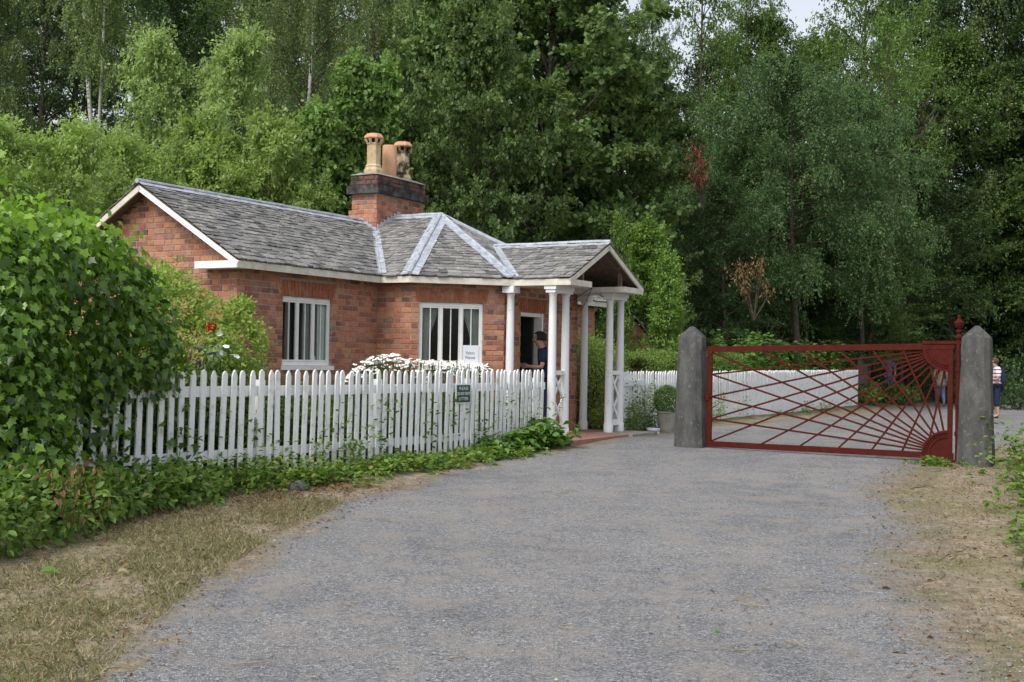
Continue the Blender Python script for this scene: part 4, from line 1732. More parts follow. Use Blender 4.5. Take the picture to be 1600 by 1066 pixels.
GU = 2.63
gate = thing('gate', W(GU, 6.4, .2), 'red iron toll gate with two sunbursts of crossing bars', 'gate')
V0, V1 = 4.535, 8.285
TL, TR, BL, BRZ = 1.885, 1.965, .285, .275


def zt(v):
    return TL + (TR - TL) * (v - V0) / (V1 - V0)


def zb_(v):
    return BL + (BRZ - BL) * (v - V0) / (V1 - V0)


def gp(v, z, o=0.0):
    return W(GU + o, v, z)


def gbar(name, a, b, w, t, o=0.0, par=gate):
    mb = MB()
    p, q = gp(a[0], a[1], o), gp(b[0], b[1], o)
    d = (q - p).normalized()
    mb.beam(p, q, t, w, 0, E1.cross(d).normalized() if abs(d.dot(Vector((0, 0, 1)))) < .999 else E2)
    return mb.build(name, M['iron'], par)


gbar('top_rail', (V0, zt(V0) - .045), (V1 + .02, zt(V1) - .045), .09, .045)
gbar('bottom_rail', (V0, zb_(V0) + .045), (V1 + .02, zb_(V1) + .045), .09, .045)
gbar('end_stile', (V0 + .04, zb_(V0) + .092), (V0 + .04, zt(V0) - .092), .085, .042)
gbar('end_stile', (V1 - .03, zb_(V1) + .092), (V1 - .03, zt(V1) - .092), .07, .042)
cT, cB = (V1 - .05, zt(V1) - .08), (V1 - .05, zb_(V1) + .08)
sil = [5.44, 6.05, 6.64, 7.14, 7.58, 7.93]
for s in range(2):
    c = cT if s == 0 else cB
    for k in range(4):
        f = (k + 1) / 4
        z0, z1 = zt(V0) - .09, zb_(V0) + .09
        z = z0 + (z1 - z0) * f if s == 0 else z1 + (z0 - z1) * f
        tgt = (V0 + .07, z)
        d = Vector((tgt[0] - c[0], tgt[1] - c[1])).normalized()
        st = (c[0] + d.x * .33, c[1] + d.y * .33)
        gbar('bar', st, tgt, .027, .014, .012 if s == 0 else -.006)
    for v in sil:
        tgt = (v, zb_(v) + .085) if s == 0 else (v, zt(v) - .085)
        d = Vector((tgt[0] - c[0], tgt[1] - c[1])).normalized()
        st = (c[0] + d.x * .33, c[1] + d.y * .33)
        gbar('bar', st, tgt, .027, .014, .012 if s == 0 else -.006)
    # the quarter disc that the rays spring from, with a beaded rim
    mb = MB()
    sg = -1 if s == 0 else 1
    arc = [(c[0] - .37 * math.cos(a), c[1] + sg * .34 * math.sin(a)) for a in np.linspace(0, math.pi / 2, 15)]
    mb.prism([gp(*c, -.016)] + [gp(v, z, -.016) for v, z in arc], E1 * .034)
    qd_ = mb.build('quadrant', M['iron'], gate)
    mb = MB()
    for r0, r1, th in ((.37, .335, .03), (.27, .255, .026)):
        n = 15
        for i in range(n - 1):
            a, b = math.pi / 2 * i / (n - 1), math.pi / 2 * (i + 1) / (n - 1)
            P = [(c[0] - r * math.cos(t), c[1] + sg * r * .92 * math.sin(t)) for r, t in ((r0, a), (r0, b), (r1, b), (r1, a))]
            mb.prism([gp(v, z, -.016 - .001) for v, z in P], -E1 * (th - .014))
    mb.build('rim', M['iron'], qd_)
    mb = MB()
    for i in range(13):
        a = math.pi / 2 * (i + .5) / 13
        p = gp(c[0] - .305 * math.cos(a), c[1] + sg * .305 * .92 * math.sin(a), -.02)
        mb.lathe(p, [(.004, -.011), (.011, -.005), (.011, .005), (.004, .011)], 6)
    o = mb.build('rivets', M['iron'], qd_)
    o['kind'] = 'stuff'
# heel pole with finial, ring bands and straps
pv = 8.367
mb = MB()
c0 = W(GU, pv, 0)
mb.lathe(c0, [(.04, .235), (.04, 2.02), (.052, 2.03), (.052, 2.06), (.032, 2.08), (.028, 2.10), (.044, 2.12), (.046, 2.14), (.026, 2.16), (.03, 2.175), (.062, 2.20), (.075, 2.255), (.074, 2.27), (.045, 2.285), (.02, 2.32), (.026, 2.34), (.018, 2.365), (.005, 2.38)], 14)
for z in (.62, 1.05, 1.55):
    mb.lathe(c0, [(.05, z), (.052, z + .01), (.052, z + .05), (.05, z + .06)], 12)
mb.build('heel_post', M['iron'], gate, 'auto')
for z in (zt(V1) + .008, zb_(V1) - .03):
    mb = MB()
    mb.beam(gp(V1 - .42, z), gp(pv + .06, z), .07, .045)
    mb.build('hinge_strap', M['iron'], gate)
mb = MB()
mb.beam(gp(V0 - .03, 1.08), gp(V0 + .05, 1.08), .075, .11)
mb.tube([gp(V0 - .10, 1.08), gp(V0 - .02, 1.08)], .03, 10)
mb.tube([gp(V0 + .05, 1.08, -.03), gp(V0 + .15, 1.10, -.03)], .014, 8)
mb.build('latch', M['iron'], gate)


# ================================================================== small things by the road
pb = at(1043, 640, 23.6)
pb = Vector((pb.x, pb.y, G(pb.x, pb.y)))
pot_s = thing('potted_shrub', pb, 'round clipped box shrub growing in a grey galvanised tub', 'shrub')
mb = MB()
mb.lathe(pb, [(.165, 0), (.17, .02), (.20, .36), (.215, .365), (.215, .39), (.195, .39), (.19, .33)], 20)
mb.build('tub', M['zinc'], pot_s, 'auto')
R = np.random.default_rng(11)
p, tp, nn = blob_leaves(R, [(0, 0, .60, .26, .26, .27), (.03, 0, .48, .24, .24, .2)], 4200, .1, -.3, depth=.3)
link('foliage', leaves_mesh('foliage', p, tp, nn, R.uniform(.028, .045, len(p)), 'rhomb', M['box'], R.random(len(p))), pot_s)
wb = at(1012, 676, 22.6)
wb = Vector((wb.x + .1, wb.y, G(wb.x, wb.y)))
bowl = thing('dog_bowl', wb, 'white enamel water bowl with a blue band left on the gravel beside the fence', 'bowl')
mb = MB()
mb.lathe(wb, [(.10, .0), (.117, .005), (.119, .08), (.127, .10), (.118, .10), (.105, .04)], 22)
mb.build('bowl', M['enamel'], bowl, 'auto')
mb = MB()
mb.lathe(wb + Vector((0, 0, .045)), [(.1195, 0), (.1198, .016)], 22)
mb.build('band', M['blue'], bowl, 'auto')


def rock(px, py, Y, s, label, seed):
    q = random.Random(seed)
    p = at(px, py, Y)
    z = G(p.x, p.y)
    bm = bmesh.new()
    bmesh.ops.create_icosphere(bm, subdivisions=2, radius=1)
    for v in bm.verts:
        k = 1 + q.uniform(-.18, .12)
        v.co = Vector((v.co.x * s * k, v.co.y * s * .75 * k, v.co.z * s * .62 * k))
    me = bpy.data.meshes.new('stone')
    bm.to_mesh(me)
    bm.free()
    me.materials.append(M['stone'])
    o = link('stone', me, None, (p.x, p.y, z + s * .3))
    tag(o, label, 'stone', 'loose stones along the foot of the fence')


rock(462, 772, 13.6, .12, 'dark round stone among weeds, the stone furthest down the fence to the left', 1)
rock(640, 735, 16.0, .10, 'flat grey stone lying below the middle of the picket fence', 2)
rock(612, 738, 15.7, .065, 'small grey stone just left of the flat one below the fence', 3)
rock(800, 708, 18.3, .085, 'pale stone at the gravel edge near the leafy clump', 4)


# ================================================================== people
def capsule_chain(name, mat, verts, edges, radii, parent, root=0, sub=1):
    me = bpy.data.meshes.new(name)
    me.from_pydata([tuple(v) for v in verts], edges, [])
    me.materials.append(mat)
    o = link(name, me, parent)
    sk = o.modifiers.new('skin', 'SKIN')
    sk.use_smooth_shade = True
    for i, r in enumerate(radii):
        d = me.skin_vertices[0].data[i]
        d.radius = r if hasattr(r, '__len__') else (r, r)
        d.use_root = (i == root)
    ss = o.modifiers.new('smooth', 'SUBSURF')
    ss.levels = ss.render_levels = sub
    return o


def person(loc, heading, label, cols, J, short=False, sleeves=.6, coat=None, s=1.0, stripes=None, hair=True):
    """J: joint overrides in the figure's own axes (x right, y ahead, z up); heading: way it faces, degrees from +Y clockwise"""
    t = thing('person', loc, label, 'person', 'visitors')
    D = {'pelvis': (0, 0, .95), 'waist': (0, 0, 1.10), 'chest': (0, 0, 1.30), 'neck': (0, .0, 1.47), 'chin': (0, .03, 1.56), 'head': (0, .03, 1.65), 'crown': (0, .02, 1.72),
         'shl': (-.18, 0, 1.41), 'ell': (-.24, -.02, 1.14), 'wrl': (-.22, .08, .90), 'hal': (-.21, .11, .83),
         'shr': (.18, 0, 1.41), 'elr': (.24, -.02, 1.14), 'wrr': (.22, .08, .90), 'har': (.21, .11, .83),
         'hil': (-.095, 0, .90), 'knl': (-.10, .02, .50), 'anl': (-.10, -.02, .09), 'tol': (-.11, .13, .035),
         'hir': (.095, 0, .90), 'knr': (.10, .02, .50), 'anr': (.10, -.02, .09), 'tor': (.11, .13, .035)}
    D.update({k: q for k, q in J.items() if k != 'look'})
    h = math.radians(heading)

    def P(v):
        v = Vector(v) * s
        return Vector((v.x * math.cos(h) + v.y * math.sin(h), -v.x * math.sin(h) + v.y * math.cos(h), v.z))
    names = list(D)
    idx = {k: i for i, k in enumerate(names)}
    V = [P(D[k]) for k in names]
    Ed = [(idx[a], idx[b]) for a, b in (('pelvis', 'waist'), ('waist', 'chest'), ('chest', 'neck'), ('neck', 'chin'), ('chin', 'head'), ('head', 'crown'),
          ('chest', 'shl'), ('shl', 'ell'), ('ell', 'wrl'), ('wrl', 'hal'), ('chest', 'shr'), ('shr', 'elr'), ('elr', 'wrr'), ('wrr', 'har'),
          ('pelvis', 'hil'), ('hil', 'knl'), ('knl', 'anl'), ('anl', 'tol'), ('pelvis', 'hir'), ('hir', 'knr'), ('knr', 'anr'), ('anr', 'tor'))]
    rad = {'pelvis': .105, 'waist': .095, 'chest': .105, 'neck': .055, 'chin': .068, 'head': .092, 'crown': .062, 'sh': .05, 'el': .043, 'wr': .03, 'ha': .036, 'hi': .085, 'kn': .058, 'an': .042, 'to': .036}
    Rr = [(rad.get(k) or rad[k[:2]]) * s for k in names]
    # fingers and thumb
    for sd in ('l', 'r'):
        w, hd = Vector(D['wr' + sd]), Vector(D['ha' + sd])
        f = (hd - w).normalized()
        side = f.cross(Vector((0, 1, .3))).normalized()
        for k, (o, ln) in enumerate(((-.027, .062), (-.009, .075), (.009, .07), (.026, .052))):
            b = hd + side * o + f * .025
            i0 = len(V)
            V += [P(b), P(b + f * ln * .55 + Vector((0, .012, 0))), P(b + f * ln + Vector((0, .03, 0)))]
            Rr += [.0095 * s, .0085 * s, .007 * s]
            Ed += [(idx['ha' + sd], i0), (i0, i0 + 1), (i0 + 1, i0 + 2)]
        i0 = len(V)
        V += [P(hd + side * -.035 - f * .01), P(hd + side * -.055 + f * .03 + Vector((0, .015, 0)))]
        Rr += [.011 * s, .008 * s]
        Ed += [(idx['ha' + sd], i0), (i0, i0 + 1)]
    # nose
    hd = Vector(D['head'])
    ch_ = Vector(D['chin'])
    upv = (Vector(D['crown']) - ch_).normalized()
    fw = Vector(J.get('look', (0, 1, 0)))
    fw = (fw - upv * fw.dot(upv)).normalized()
    i0 = len(V)
    V.append(P(hd - upv * .035 + fw * .108))
    Rr.append(.016 * s)
    Ed.append((idx['head'], i0))
    capsule_chain('body', cols['skin'], V, Ed, Rr, t, idx['pelvis'])

    def cloth(name, keys, pairs, rr, mat):
        ks = {k: i for i, k in enumerate(keys)}
        vv = [P(D[k]) if isinstance(D.get(k), tuple) else P(k) for k in keys]
        capsule_chain(name, mat, vv, [(ks[a], ks[b]) for a, b in pairs], [r * s for r in rr], t, 0)

    def mid(a, b, f):
        return tuple(Vector(D[a]) + (Vector(D[b]) - Vector(D[a])) * f)
    D['sl_l'], D['sl_r'] = mid('shl', 'ell', sleeves) if sleeves <= 1 else mid('ell', 'wrl', sleeves - 1), mid('shr', 'elr', sleeves) if sleeves <= 1 else mid('elr', 'wrr', sleeves - 1)
    D['hem'] = tuple(Vector(D['pelvis']) - Vector((0, 0, .02 if not coat else coat)))
    D['col'] = mid('chest', 'neck', .88)
    keys = ['waist', 'chest', 'col', 'hem', 'shl', 'sl_l', 'shr', 'sl_r', 'pelvis']
    pr = [('waist', 'chest'), ('chest', 'col'), ('waist', 'pelvis'), ('pelvis', 'hem'), ('chest', 'shl'), ('chest', 'shr')]
    rr = [.150, .165, .08, .155 if not coat else .25, .095, .078, .095, .078, .155 if not coat else .215]
    if sleeves <= 1:
        pr += [('shl', 'sl_l'), ('shr', 'sl_r')]
    else:
        keys += ['ell', 'elr']
        rr += [.062, .062]
        rr[5] = rr[7] = .05
        pr += [('shl', 'ell'), ('ell', 'sl_l'), ('shr', 'elr'), ('elr', 'sl_r')]
    cloth('coat' if coat else 'shirt', keys, pr, rr, cols['top'])
    D['cu_l'], D['cu_r'] = (mid('knl', 'anl', .45), mid('knr', 'anr', .45)) if short else (mid('knl', 'anl', .93), mid('knr', 'anr', .93))
    cloth('trousers', ['pelvis', 'hil', 'knl', 'cu_l', 'hir', 'knr', 'cu_r'], [('pelvis', 'hil'), ('hil', 'knl'), ('knl', 'cu_l'), ('pelvis', 'hir'), ('hir', 'knr'), ('knr', 'cu_r')], [.142, .10, .078, .066, .10, .078, .066], cols['legs'])
    for sd in ('l', 'r'):
        D['he' + sd] = tuple(Vector(D['an' + sd]) + Vector((0, -.035, -.045)))
        cloth('shoe', ['he' + sd, 'an' + sd, 'to' + sd], [('he' + sd, 'an' + sd), ('he' + sd, 'to' + sd)], [.05, .048, .044], cols['shoe'])
    if hair:
        k = 'hairmat'
        c = hd + upv * .03 - fw * .02
        bm = bmesh.new()
        bmesh.ops.create_icosphere(bm, subdivisions=3, radius=1)
        sidev = fw.cross(upv)
        for v in list(bm.verts):
            if v.co.y > .55 and v.co.z < .35 or v.co.z < -.55:
                bm.verts.remove(v)
        me = bpy.data.meshes.new('hair')
        for v in bm.verts:
            q = c + sidev * v.co.x * .098 + fw * v.co.y * .112 + upv * v.co.z * .098
            v.co = P(q)
        bm.to_mesh(me)
        bm.free()
        me.materials.append(cols['hair'])
        me.polygons.foreach_set('use_smooth', [True] * len(me.polygons))
        ho = link('hair', me, t)
        sm = ho.modifiers.new('thickness', 'SOLIDIFY')
        sm.thickness = .012
        sm.offset = 0
    return t, P, D


def cloth_mat(name, a, b=None):
    return plain(name, a, b, 25, .9, .2)


SKIN = plain('skin', (.40, .235, .17), (.46, .28, .21), 9, .55, .05)
HAIR_D = cloth_mat('dark hair', (.022, .016, .012), (.035, .025, .018))
HAIR_G = cloth_mat('brown hair', (.07, .045, .03), (.10, .07, .05))
SHOE = cloth_mat('dark shoe', (.03, .03, .032))
NAVY = cloth_mat('navy cotton', (.012, .018, .045), (.02, .028, .065))
JEAN = cloth_mat('blue denim', (.09, .15, .30), (.14, .21, .38))
BEIGE = cloth_mat('beige coat cloth', (.24, .19, .13), (.32, .26, .18))


def stripe_mat():
    m, n, l = new_mat('striped jersey')
    pos = geo_pos(n)
    sep = n.new('ShaderNodeSeparateXYZ')
    l.new(pos, sep.inputs[0])
    fr = n.new('ShaderNodeMath')
    fr.operation = 'MULTIPLY'
    fr.inputs[1].default_value = 9.3
    l.new(sep.outputs[2], fr.inputs[0])
    f2 = n.new('ShaderNodeMath')
    f2.operation = 'FRACT'
    l.new(fr.outputs[0], f2.inputs[0])
    r = ramp(n, [(0, (.72, .72, .74)), (.50, (.34, .025, .05)), (.72, (.10, .04, .12)), (.82, (.72, .72, .74))])
    r.color_ramp.interpolation = 'CONSTANT'
    l.new(f2.outputs[0], r.inputs[0])
    return finish(m, n, l, r.outputs[0], .9)


# leaning in the doorway, seen from his right side, head bowed over his hands
dp = PD(1.06, .385, .22)
b1, P_, D_ = person((dp.x + .02, dp.y, .386), -88, 'man in a navy T-shirt with short dark hair leaning in the cottage doorway', dict(skin=SKIN, top=NAVY, legs=NAVY, shoe=SHOE, hair=HAIR_D),
                    {'chest': (0, .05, 1.30), 'neck': (0, .085, 1.45), 'chin': (0, .135, 1.51), 'head': (0, .15, 1.60), 'crown': (0, .125, 1.675), 'look': (0, 1, -.45),
                     'shl': (-.18, .07, 1.38), 'ell': (-.22, .08, 1.12), 'wrl': (-.10, .30, 1.13), 'hal': (-.06, .37, 1.14),
                     'shr': (.18, .07, 1.38), 'elr': (.22, .08, 1.12), 'wrr': (.10, .30, 1.13), 'har': (.06, .37, 1.14)}, False, .75)
# reading beside the verge beyond the gate, striped shirt, three-quarter trousers, pack on his back
mp = at(1558, 640, 35.5)
b2, P_, D_ = person((mp.x, mp.y, G(mp.x, mp.y)), -78, 'man in red striped white shirt and navy trousers beyond the right gate post', dict(skin=SKIN, top=stripe_mat(), legs=NAVY, shoe=SHOE, hair=HAIR_G),
                    {'neck': (0, .03, 1.47), 'chin': (0, .10, 1.53), 'head': (0, .10, 1.62), 'crown': (0, .08, 1.70), 'look': (0, 1, -.35),
                     'elr': (.24, .02, 1.14), 'wrr': (.12, .24, 1.12), 'har': (.08, .31, 1.13), 'ell': (-.24, .02, 1.14), 'wrl': (-.12, .24, 1.12), 'hal': (-.08, .31, 1.13)}, True, .9)
mb = MB()
c = ORG[b2]


def pk(x, y, z):
    return c + Vector((0, 0, 0)) + Vector((x * math.cos(math.radians(-78)) + y * math.sin(math.radians(-78)), -x * math.sin(math.radians(-78)) + y * math.cos(math.radians(-78)), z))


mb.box8([pk(-.15, -.07, 1.02), pk(.15, -.07, 1.02), pk(.14, -.24, 1.03), pk(-.14, -.24, 1.03), pk(-.13, -.06, 1.42), pk(.13, -.06, 1.42), pk(.10, -.19, 1.44), pk(-.10, -.19, 1.44)])
o = mb.build('backpack', NAVY)
bv = o.modifiers.new('soften', 'BEVEL')
bv.width = .05
bv.segments = 3
tag(o, 'navy backpack worn by the man in the striped shirt', 'backpack')
# walking away behind the gate, beige coat and jeans
wp = at(1469, 632, 46)
person((wp.x, wp.y, G(wp.x, wp.y)), 12, 'person in a beige coat and blue jeans walking away behind the gate', dict(skin=SKIN, top=BEIGE, legs=JEAN, shoe=cloth_mat('blue shoe', (.05, .07, .12)), hair=HAIR_G),
       {'knl': (-.10, .10, .52), 'anl': (-.10, .22, .10), 'tol': (-.11, .37, .06), 'knr': (.10, .02, .48), 'anr': (.10, -.28, .16), 'tor': (.11, -.18, .05)}, False, 1.9, .28)
# standing at the far bend
fp = at(1388, 600, 46.3)
fb, Pf, Df = person((fp.x, fp.y, G(fp.x, fp.y)), 200, 'distant person in blue with a light cap standing among plants at the bend', dict(skin=SKIN, top=cloth_mat('blue shirt', (.12, .16, .28), (.20, .25, .40)), legs=JEAN, shoe=SHOE, hair=cloth_mat('straw coloured cap', (.45, .42, .30))),
                    {'elr': (.26, .06, 1.16), 'wrr': (.16, .26, 1.20), 'har': (.12, .33, 1.22)}, False, .7)


# ================================================================== low plants
def put_leaves(name, p, tip, nn, size, tmpl, mats, var, parent=None, mi=None):
    p = np.asarray(p, float)
    if parent is not None:
        o = np.array(ORG[parent])
    else:
        o = np.array([p[:, 0].mean(), p[:, 1].mean(), p[:, 2].min()])
    me = leaves_mesh(name, p - o, tip, nn, size, tmpl, mats, var, mi)
    ob = link(name, me, parent)
    if parent is None:
        ob.location = o
        ORG[ob] = Vector(o)
    return ob


# ---- ivy over the near end of the fence
def UVz(u, v, z):
    q = W(u, v, z)
    return (q.x, q.y, q.z)


R = np.random.default_rng(21)
ivo = W(-8.3, 2.2, .2)
ivy = thing('ivy_hedge', ivo, 'big bushy mound of glossy ivy smothering the near end of the picket fence', 'ivy')
ie = []
for px, py, Y, rx, ry, rz in ((-30, 560, 10.8, .72, .7, 1.42), (-190, 560, 11.0, 1.1, .9, 1.4), (100, 475, 12.25, .74, .62, .88), (60, 445, 12.1, .7, .6, .78), (135, 430, 12.35, .58, .55, .58), (185, 492, 12.85, .5, .5, .70),
                              (218, 542, 12.85, .40, .42, .44), (15, 690, 10.8, .50, .5, .62), (-60, 740, 10.6, .6, .6, .7), (170, 680, 13.2, .75, .4, .85), (90, 640, 12.4, .6, .35, .9), (30, 400, 11.6, .8, .7, .55)):
    q = at(px, py, Y)
    ie.append((q.x, q.y, q.z - .11, rx, ry, rz))
p, tp, nn = blob_leaves(R, ie, 23000, .45, .9, zmin=lambda x, y: gz(x, y) + .05, depth=.42)
dcam = np.linalg.norm(p - np.array([0, 0, EYE]), axis=1)
facing = (nn * (np.array([0, 0, EYE]) - p)).sum(1)
sz = R.uniform(.045, .100, len(p))
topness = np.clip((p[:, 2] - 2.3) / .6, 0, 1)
# a lower skirt hanging over the pickets
hang_n = 420
uu = R.uniform(-8.6, -6.75, hang_n)
vv = np.array([fence_line(a) for a in uu]) + R.uniform(.02, .16, hang_n)
zz = 1.45 - np.abs(R.normal(size=hang_n)) * .35 * np.clip((-6.9 - uu) / 1.2, .1, 1.3)
hp = np.array([UVz(a, b, c) for a, b, c in zip(uu, vv, zz)])
ht = np.tile(np.array(E2) * .35 + np.array([0, 0, -1]), (hang_n, 1)) + R.normal(size=(hang_n, 3)) * .35
hn = np.tile(np.array(E2), (hang_n, 1)) + R.normal(size=(hang_n, 3)) * .3
p = np.concatenate([p, hp])
tp = np.concatenate([tp, ht])
nn = np.concatenate([nn, hn])
sz = np.concatenate([sz, R.uniform(.07, .12, hang_n)])
topness = np.concatenate([topness, np.zeros(hang_n)])
young = (R.random(len(p)) < topness * .85)  # brighter leaf colour towards the top, as if lit from above
score = sz ** 2 / np.linalg.norm(p - np.array([0, 0, EYE]), axis=1) ** 2 * np.maximum(0, (norm(nn) * norm(np.array([0, 0, EYE]) - p)).sum(1))
inner_q = np.ones(len(p))
order = np.argsort(-score)
big, rest = order[:300], order[300:]
k = young[rest]
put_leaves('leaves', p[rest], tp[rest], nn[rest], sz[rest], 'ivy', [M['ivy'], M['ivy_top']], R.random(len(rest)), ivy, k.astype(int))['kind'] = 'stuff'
V_, F_ = LEAF['ivy']
LM = []
for mm in ('ivy', 'ivy_top'):
    for vv_ in (.1, .35, .6, .85):
        me = bpy.data.meshes.new('leaf')
        me.from_pydata(V_.tolist(), [], [list(f) for f in F_])
        a = me.attributes.new('var', 'FLOAT', 'FACE')
        a.data.foreach_set('value', [vv_] * len(me.polygons))
        me.materials.append(M[mm])
        LM.append(me)
tn = norm(tp)
n2_ = norm(nn - tn * (nn * tn).sum(1, keepdims=True))
sd_ = np.cross(tn, n2_)
for i in big:
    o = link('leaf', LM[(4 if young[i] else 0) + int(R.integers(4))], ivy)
    s = sz[i]
    m = Matrix(((sd_[i, 0] * s, tn[i, 0] * s, n2_[i, 0] * s, p[i, 0] - ivo.x), (sd_[i, 1] * s, tn[i, 1] * s, n2_[i, 1] * s, p[i, 1] - ivo.y), (sd_[i, 2] * s, tn[i, 2] * s, n2_[i, 2] * s, p[i, 2] - ivo.z), (0, 0, 0, 1)))
    o.matrix_local = m
mb = MB()
for i in range(26):
    a = rnd.uniform(-11.5, -7.6)
    z = G(*W(a, 2.1).xy)
    pts = [W(a, 2.0 + rnd.uniform(-.3, .2), z)]
    for j in range(4):
        q = pts[-1]
        pts.append(q + E1 * rnd.uniform(-.2, .25) + E2 * rnd.uniform(-.12, .12) + Vector((0, 0, rnd.uniform(.2, .45))))
    mb.tube(pts, [.025, .02, .016, .012, .006], 5)
mb.build('stem', M['bark'], ivy)


def weedy(n, u0, u1, vfun, h, wv, R, mat, tmpl, smin, smax, name, label, kind='stuff', hpow=1.0, clump=0.5, up=.35):
    """leafy plants along the foot of the fence: stems with leaves up them"""
    stems = max(1, n // 14)
    us = R.uniform(u0, u1, stems)
    if clump:
        cs = R.uniform(u0, u1, max(4, stems // 10))
        pick = R.random(stems) < clump
        us[pick] = R.choice(cs, pick.sum()) + R.normal(size=pick.sum()) * .16
    vs = np.array([vfun(a) for a in us]) + R.normal(size=stems) * wv
    hs = h(us) * R.uniform(.35, 1.05, stems) ** hpow
    lean = R.normal(size=(stems, 2)) * .25
    P, T, N = [], [], []
    for i in range(stems):
        q = W(us[i], vs[i])
        z = G(q.x, q.y)
        k = 14
        t = np.sort(R.uniform(.05, 1, k))
        a = R.uniform(0, 6.28, k)
        px = q.x + lean[i, 0] * hs[i] * t + np.cos(a) * .04
        py = q.y + lean[i, 1] * hs[i] * t + np.sin(a) * .04
        P.append(np.stack([px, py, z + hs[i] * t], 1))
        T.append(np.stack([np.cos(a), np.sin(a), R.normal(size=k) * .4 + up - .3 * (1 - t)], 1))
        N.append(np.stack([R.normal(size=k) * .3, R.normal(size=k) * .3, np.ones(k)], 1))
    P, T, N = np.concatenate(P), np.concatenate(T), np.concatenate(N)
    o = put_leaves(name, P, T, N, R.uniform(smin, smax, len(P)), tmpl, mat, R.random(len(P)))
    tag(o, label, None, None, kind)
    return o


def vf(u):
    return fence_line(u) + .28


R = np.random.default_rng(31)
weedy(7000, -9.0, -.2, lambda u: vf(u) + .10, lambda u: np.interp(u, [-9, -7.5, -6, -4, -.2], [.58, .46, .34, .22, .15]), .20, R, M['weed'], 'oval', .05, .095, 'undergrowth', 'low weeds and creepers along the foot of the picket fence', clump=.6)
weedy(1300, -8.8, -3.6, lambda u: vf(u) - .14, lambda u: .75 + 0 * u, .08, R, M['weed'], 'oval', .04, .075, 'climbing_weeds', 'thin leafy weeds climbing up between the pickets', clump=.75)
weedy(330, -.9, 1.0, lambda u: fence_line(u) + .04, lambda u: .85 + 0 * u, .05, R, M['weed'], 'long', .06, .12, 'climbing_weeds', 'bindweed and thin stems poking through the pickets near the sign', clump=.7)
weedy(15000, -8.2, 1.0, lambda u: fence_line(u) - .55, lambda u: np.interp(u, [-8, -3, 1], [1.15, 1.05, .8]), .25, R, M['midleaf'], 'oval', .05, .10, 'garden_undergrowth', 'green garden growth behind the white pickets', clump=.3)

# broad snowberry thicket in front of the ivy, with some withered stems
R = np.random.default_rng(33)
bush_o = W(-9.0, 3.0, .0)
sb = thing('thicket', (bush_o.x, bush_o.y, G(bush_o.x, bush_o.y)), 'low dense thicket of oval green leaves below the ivy, with withered stems', 'bush')
se = []
for u, v, z, r, rz in ((-9.9, 3.15, .22, .55, .40), (-9.3, 3.05, .22, .5, .36), (-8.7, 2.85, .18, .45, .34), (-8.1, 2.65, .15, .40, .30), (-7.5, 2.55, .12, .38, .27), (-6.9, 2.55, .10, .35, .24), (-10.5, 3.2, .3, .6, .5), (-11.2, 3.5, .3, .6, .5)):
    q = W(u, v)
    se.append((q.x, q.y, G(q.x, q.y) + z, r, r, rz))
p, tp, nn = blob_leaves(R, se, 6500, .35, .15, zmin=lambda x, y: gz(x, y) + .01, depth=.5)
nn = nn + np.array([0, 0, .6])
put_leaves('foliage', p, tp, nn, R.uniform(.05, .10, len(p)), 'oval', M['weed'], R.random(len(p)) * .93, sb)
dn_ = 95
c_ = np.array([W(-9.15 + R.normal() * .22, 3.5 + R.normal() * .05, .45) for _ in range(dn_)])
c_[:, 2] += R.uniform(-.25, .25, dn_) + .05
put_leaves('withered_leaves', c_, np.tile([0, 0, -1.0], (dn_, 1)) + R.normal(size=(dn_, 3)) * .4, R.normal(size=(dn_, 3)), R.uniform(.05, .10, dn_), 'long', M['deadleaf'], R.random(dn_), sb)

# broad leaved clump beside the porch
R = np.random.default_rng(34)
cl_o = W(.35, 2.75, 0)
lc = thing('leafy_clump', (cl_o.x, cl_o.y, G(cl_o.x, cl_o.y)), 'fresh green clump of pointed leaves at the porch end of the fence', 'plant')
P, T, N = [], [], []
for i in range(150):
    f = R.random()
    u, v = -.95 + 1.95 * f + R.normal() * .05, 2.55 + .20 * f + R.normal() * .13
    hgt = R.uniform(.18, .50) * (.45 + .65 * f)
    q = W(u, v)
    z = G(q.x, q.y)
    for j in range(9):
        a = R.uniform(0, 6.28)
        P.append((q.x + R.normal() * .03, q.y + R.normal() * .03, z + hgt * (.3 + .7 * j / 9)))
        T.append((math.cos(a), math.sin(a), R.uniform(-.7, .35)))
        N.append((R.normal() * .2, R.normal() * .2, 1))
put_leaves('foliage', P, T, N, R.uniform(.10, .19, len(P)), 'oval', M['hosta'], R.random(len(P)), lc)

# rose bush, daisies, blue flowers in the garden
R = np.random.default_rng(35)


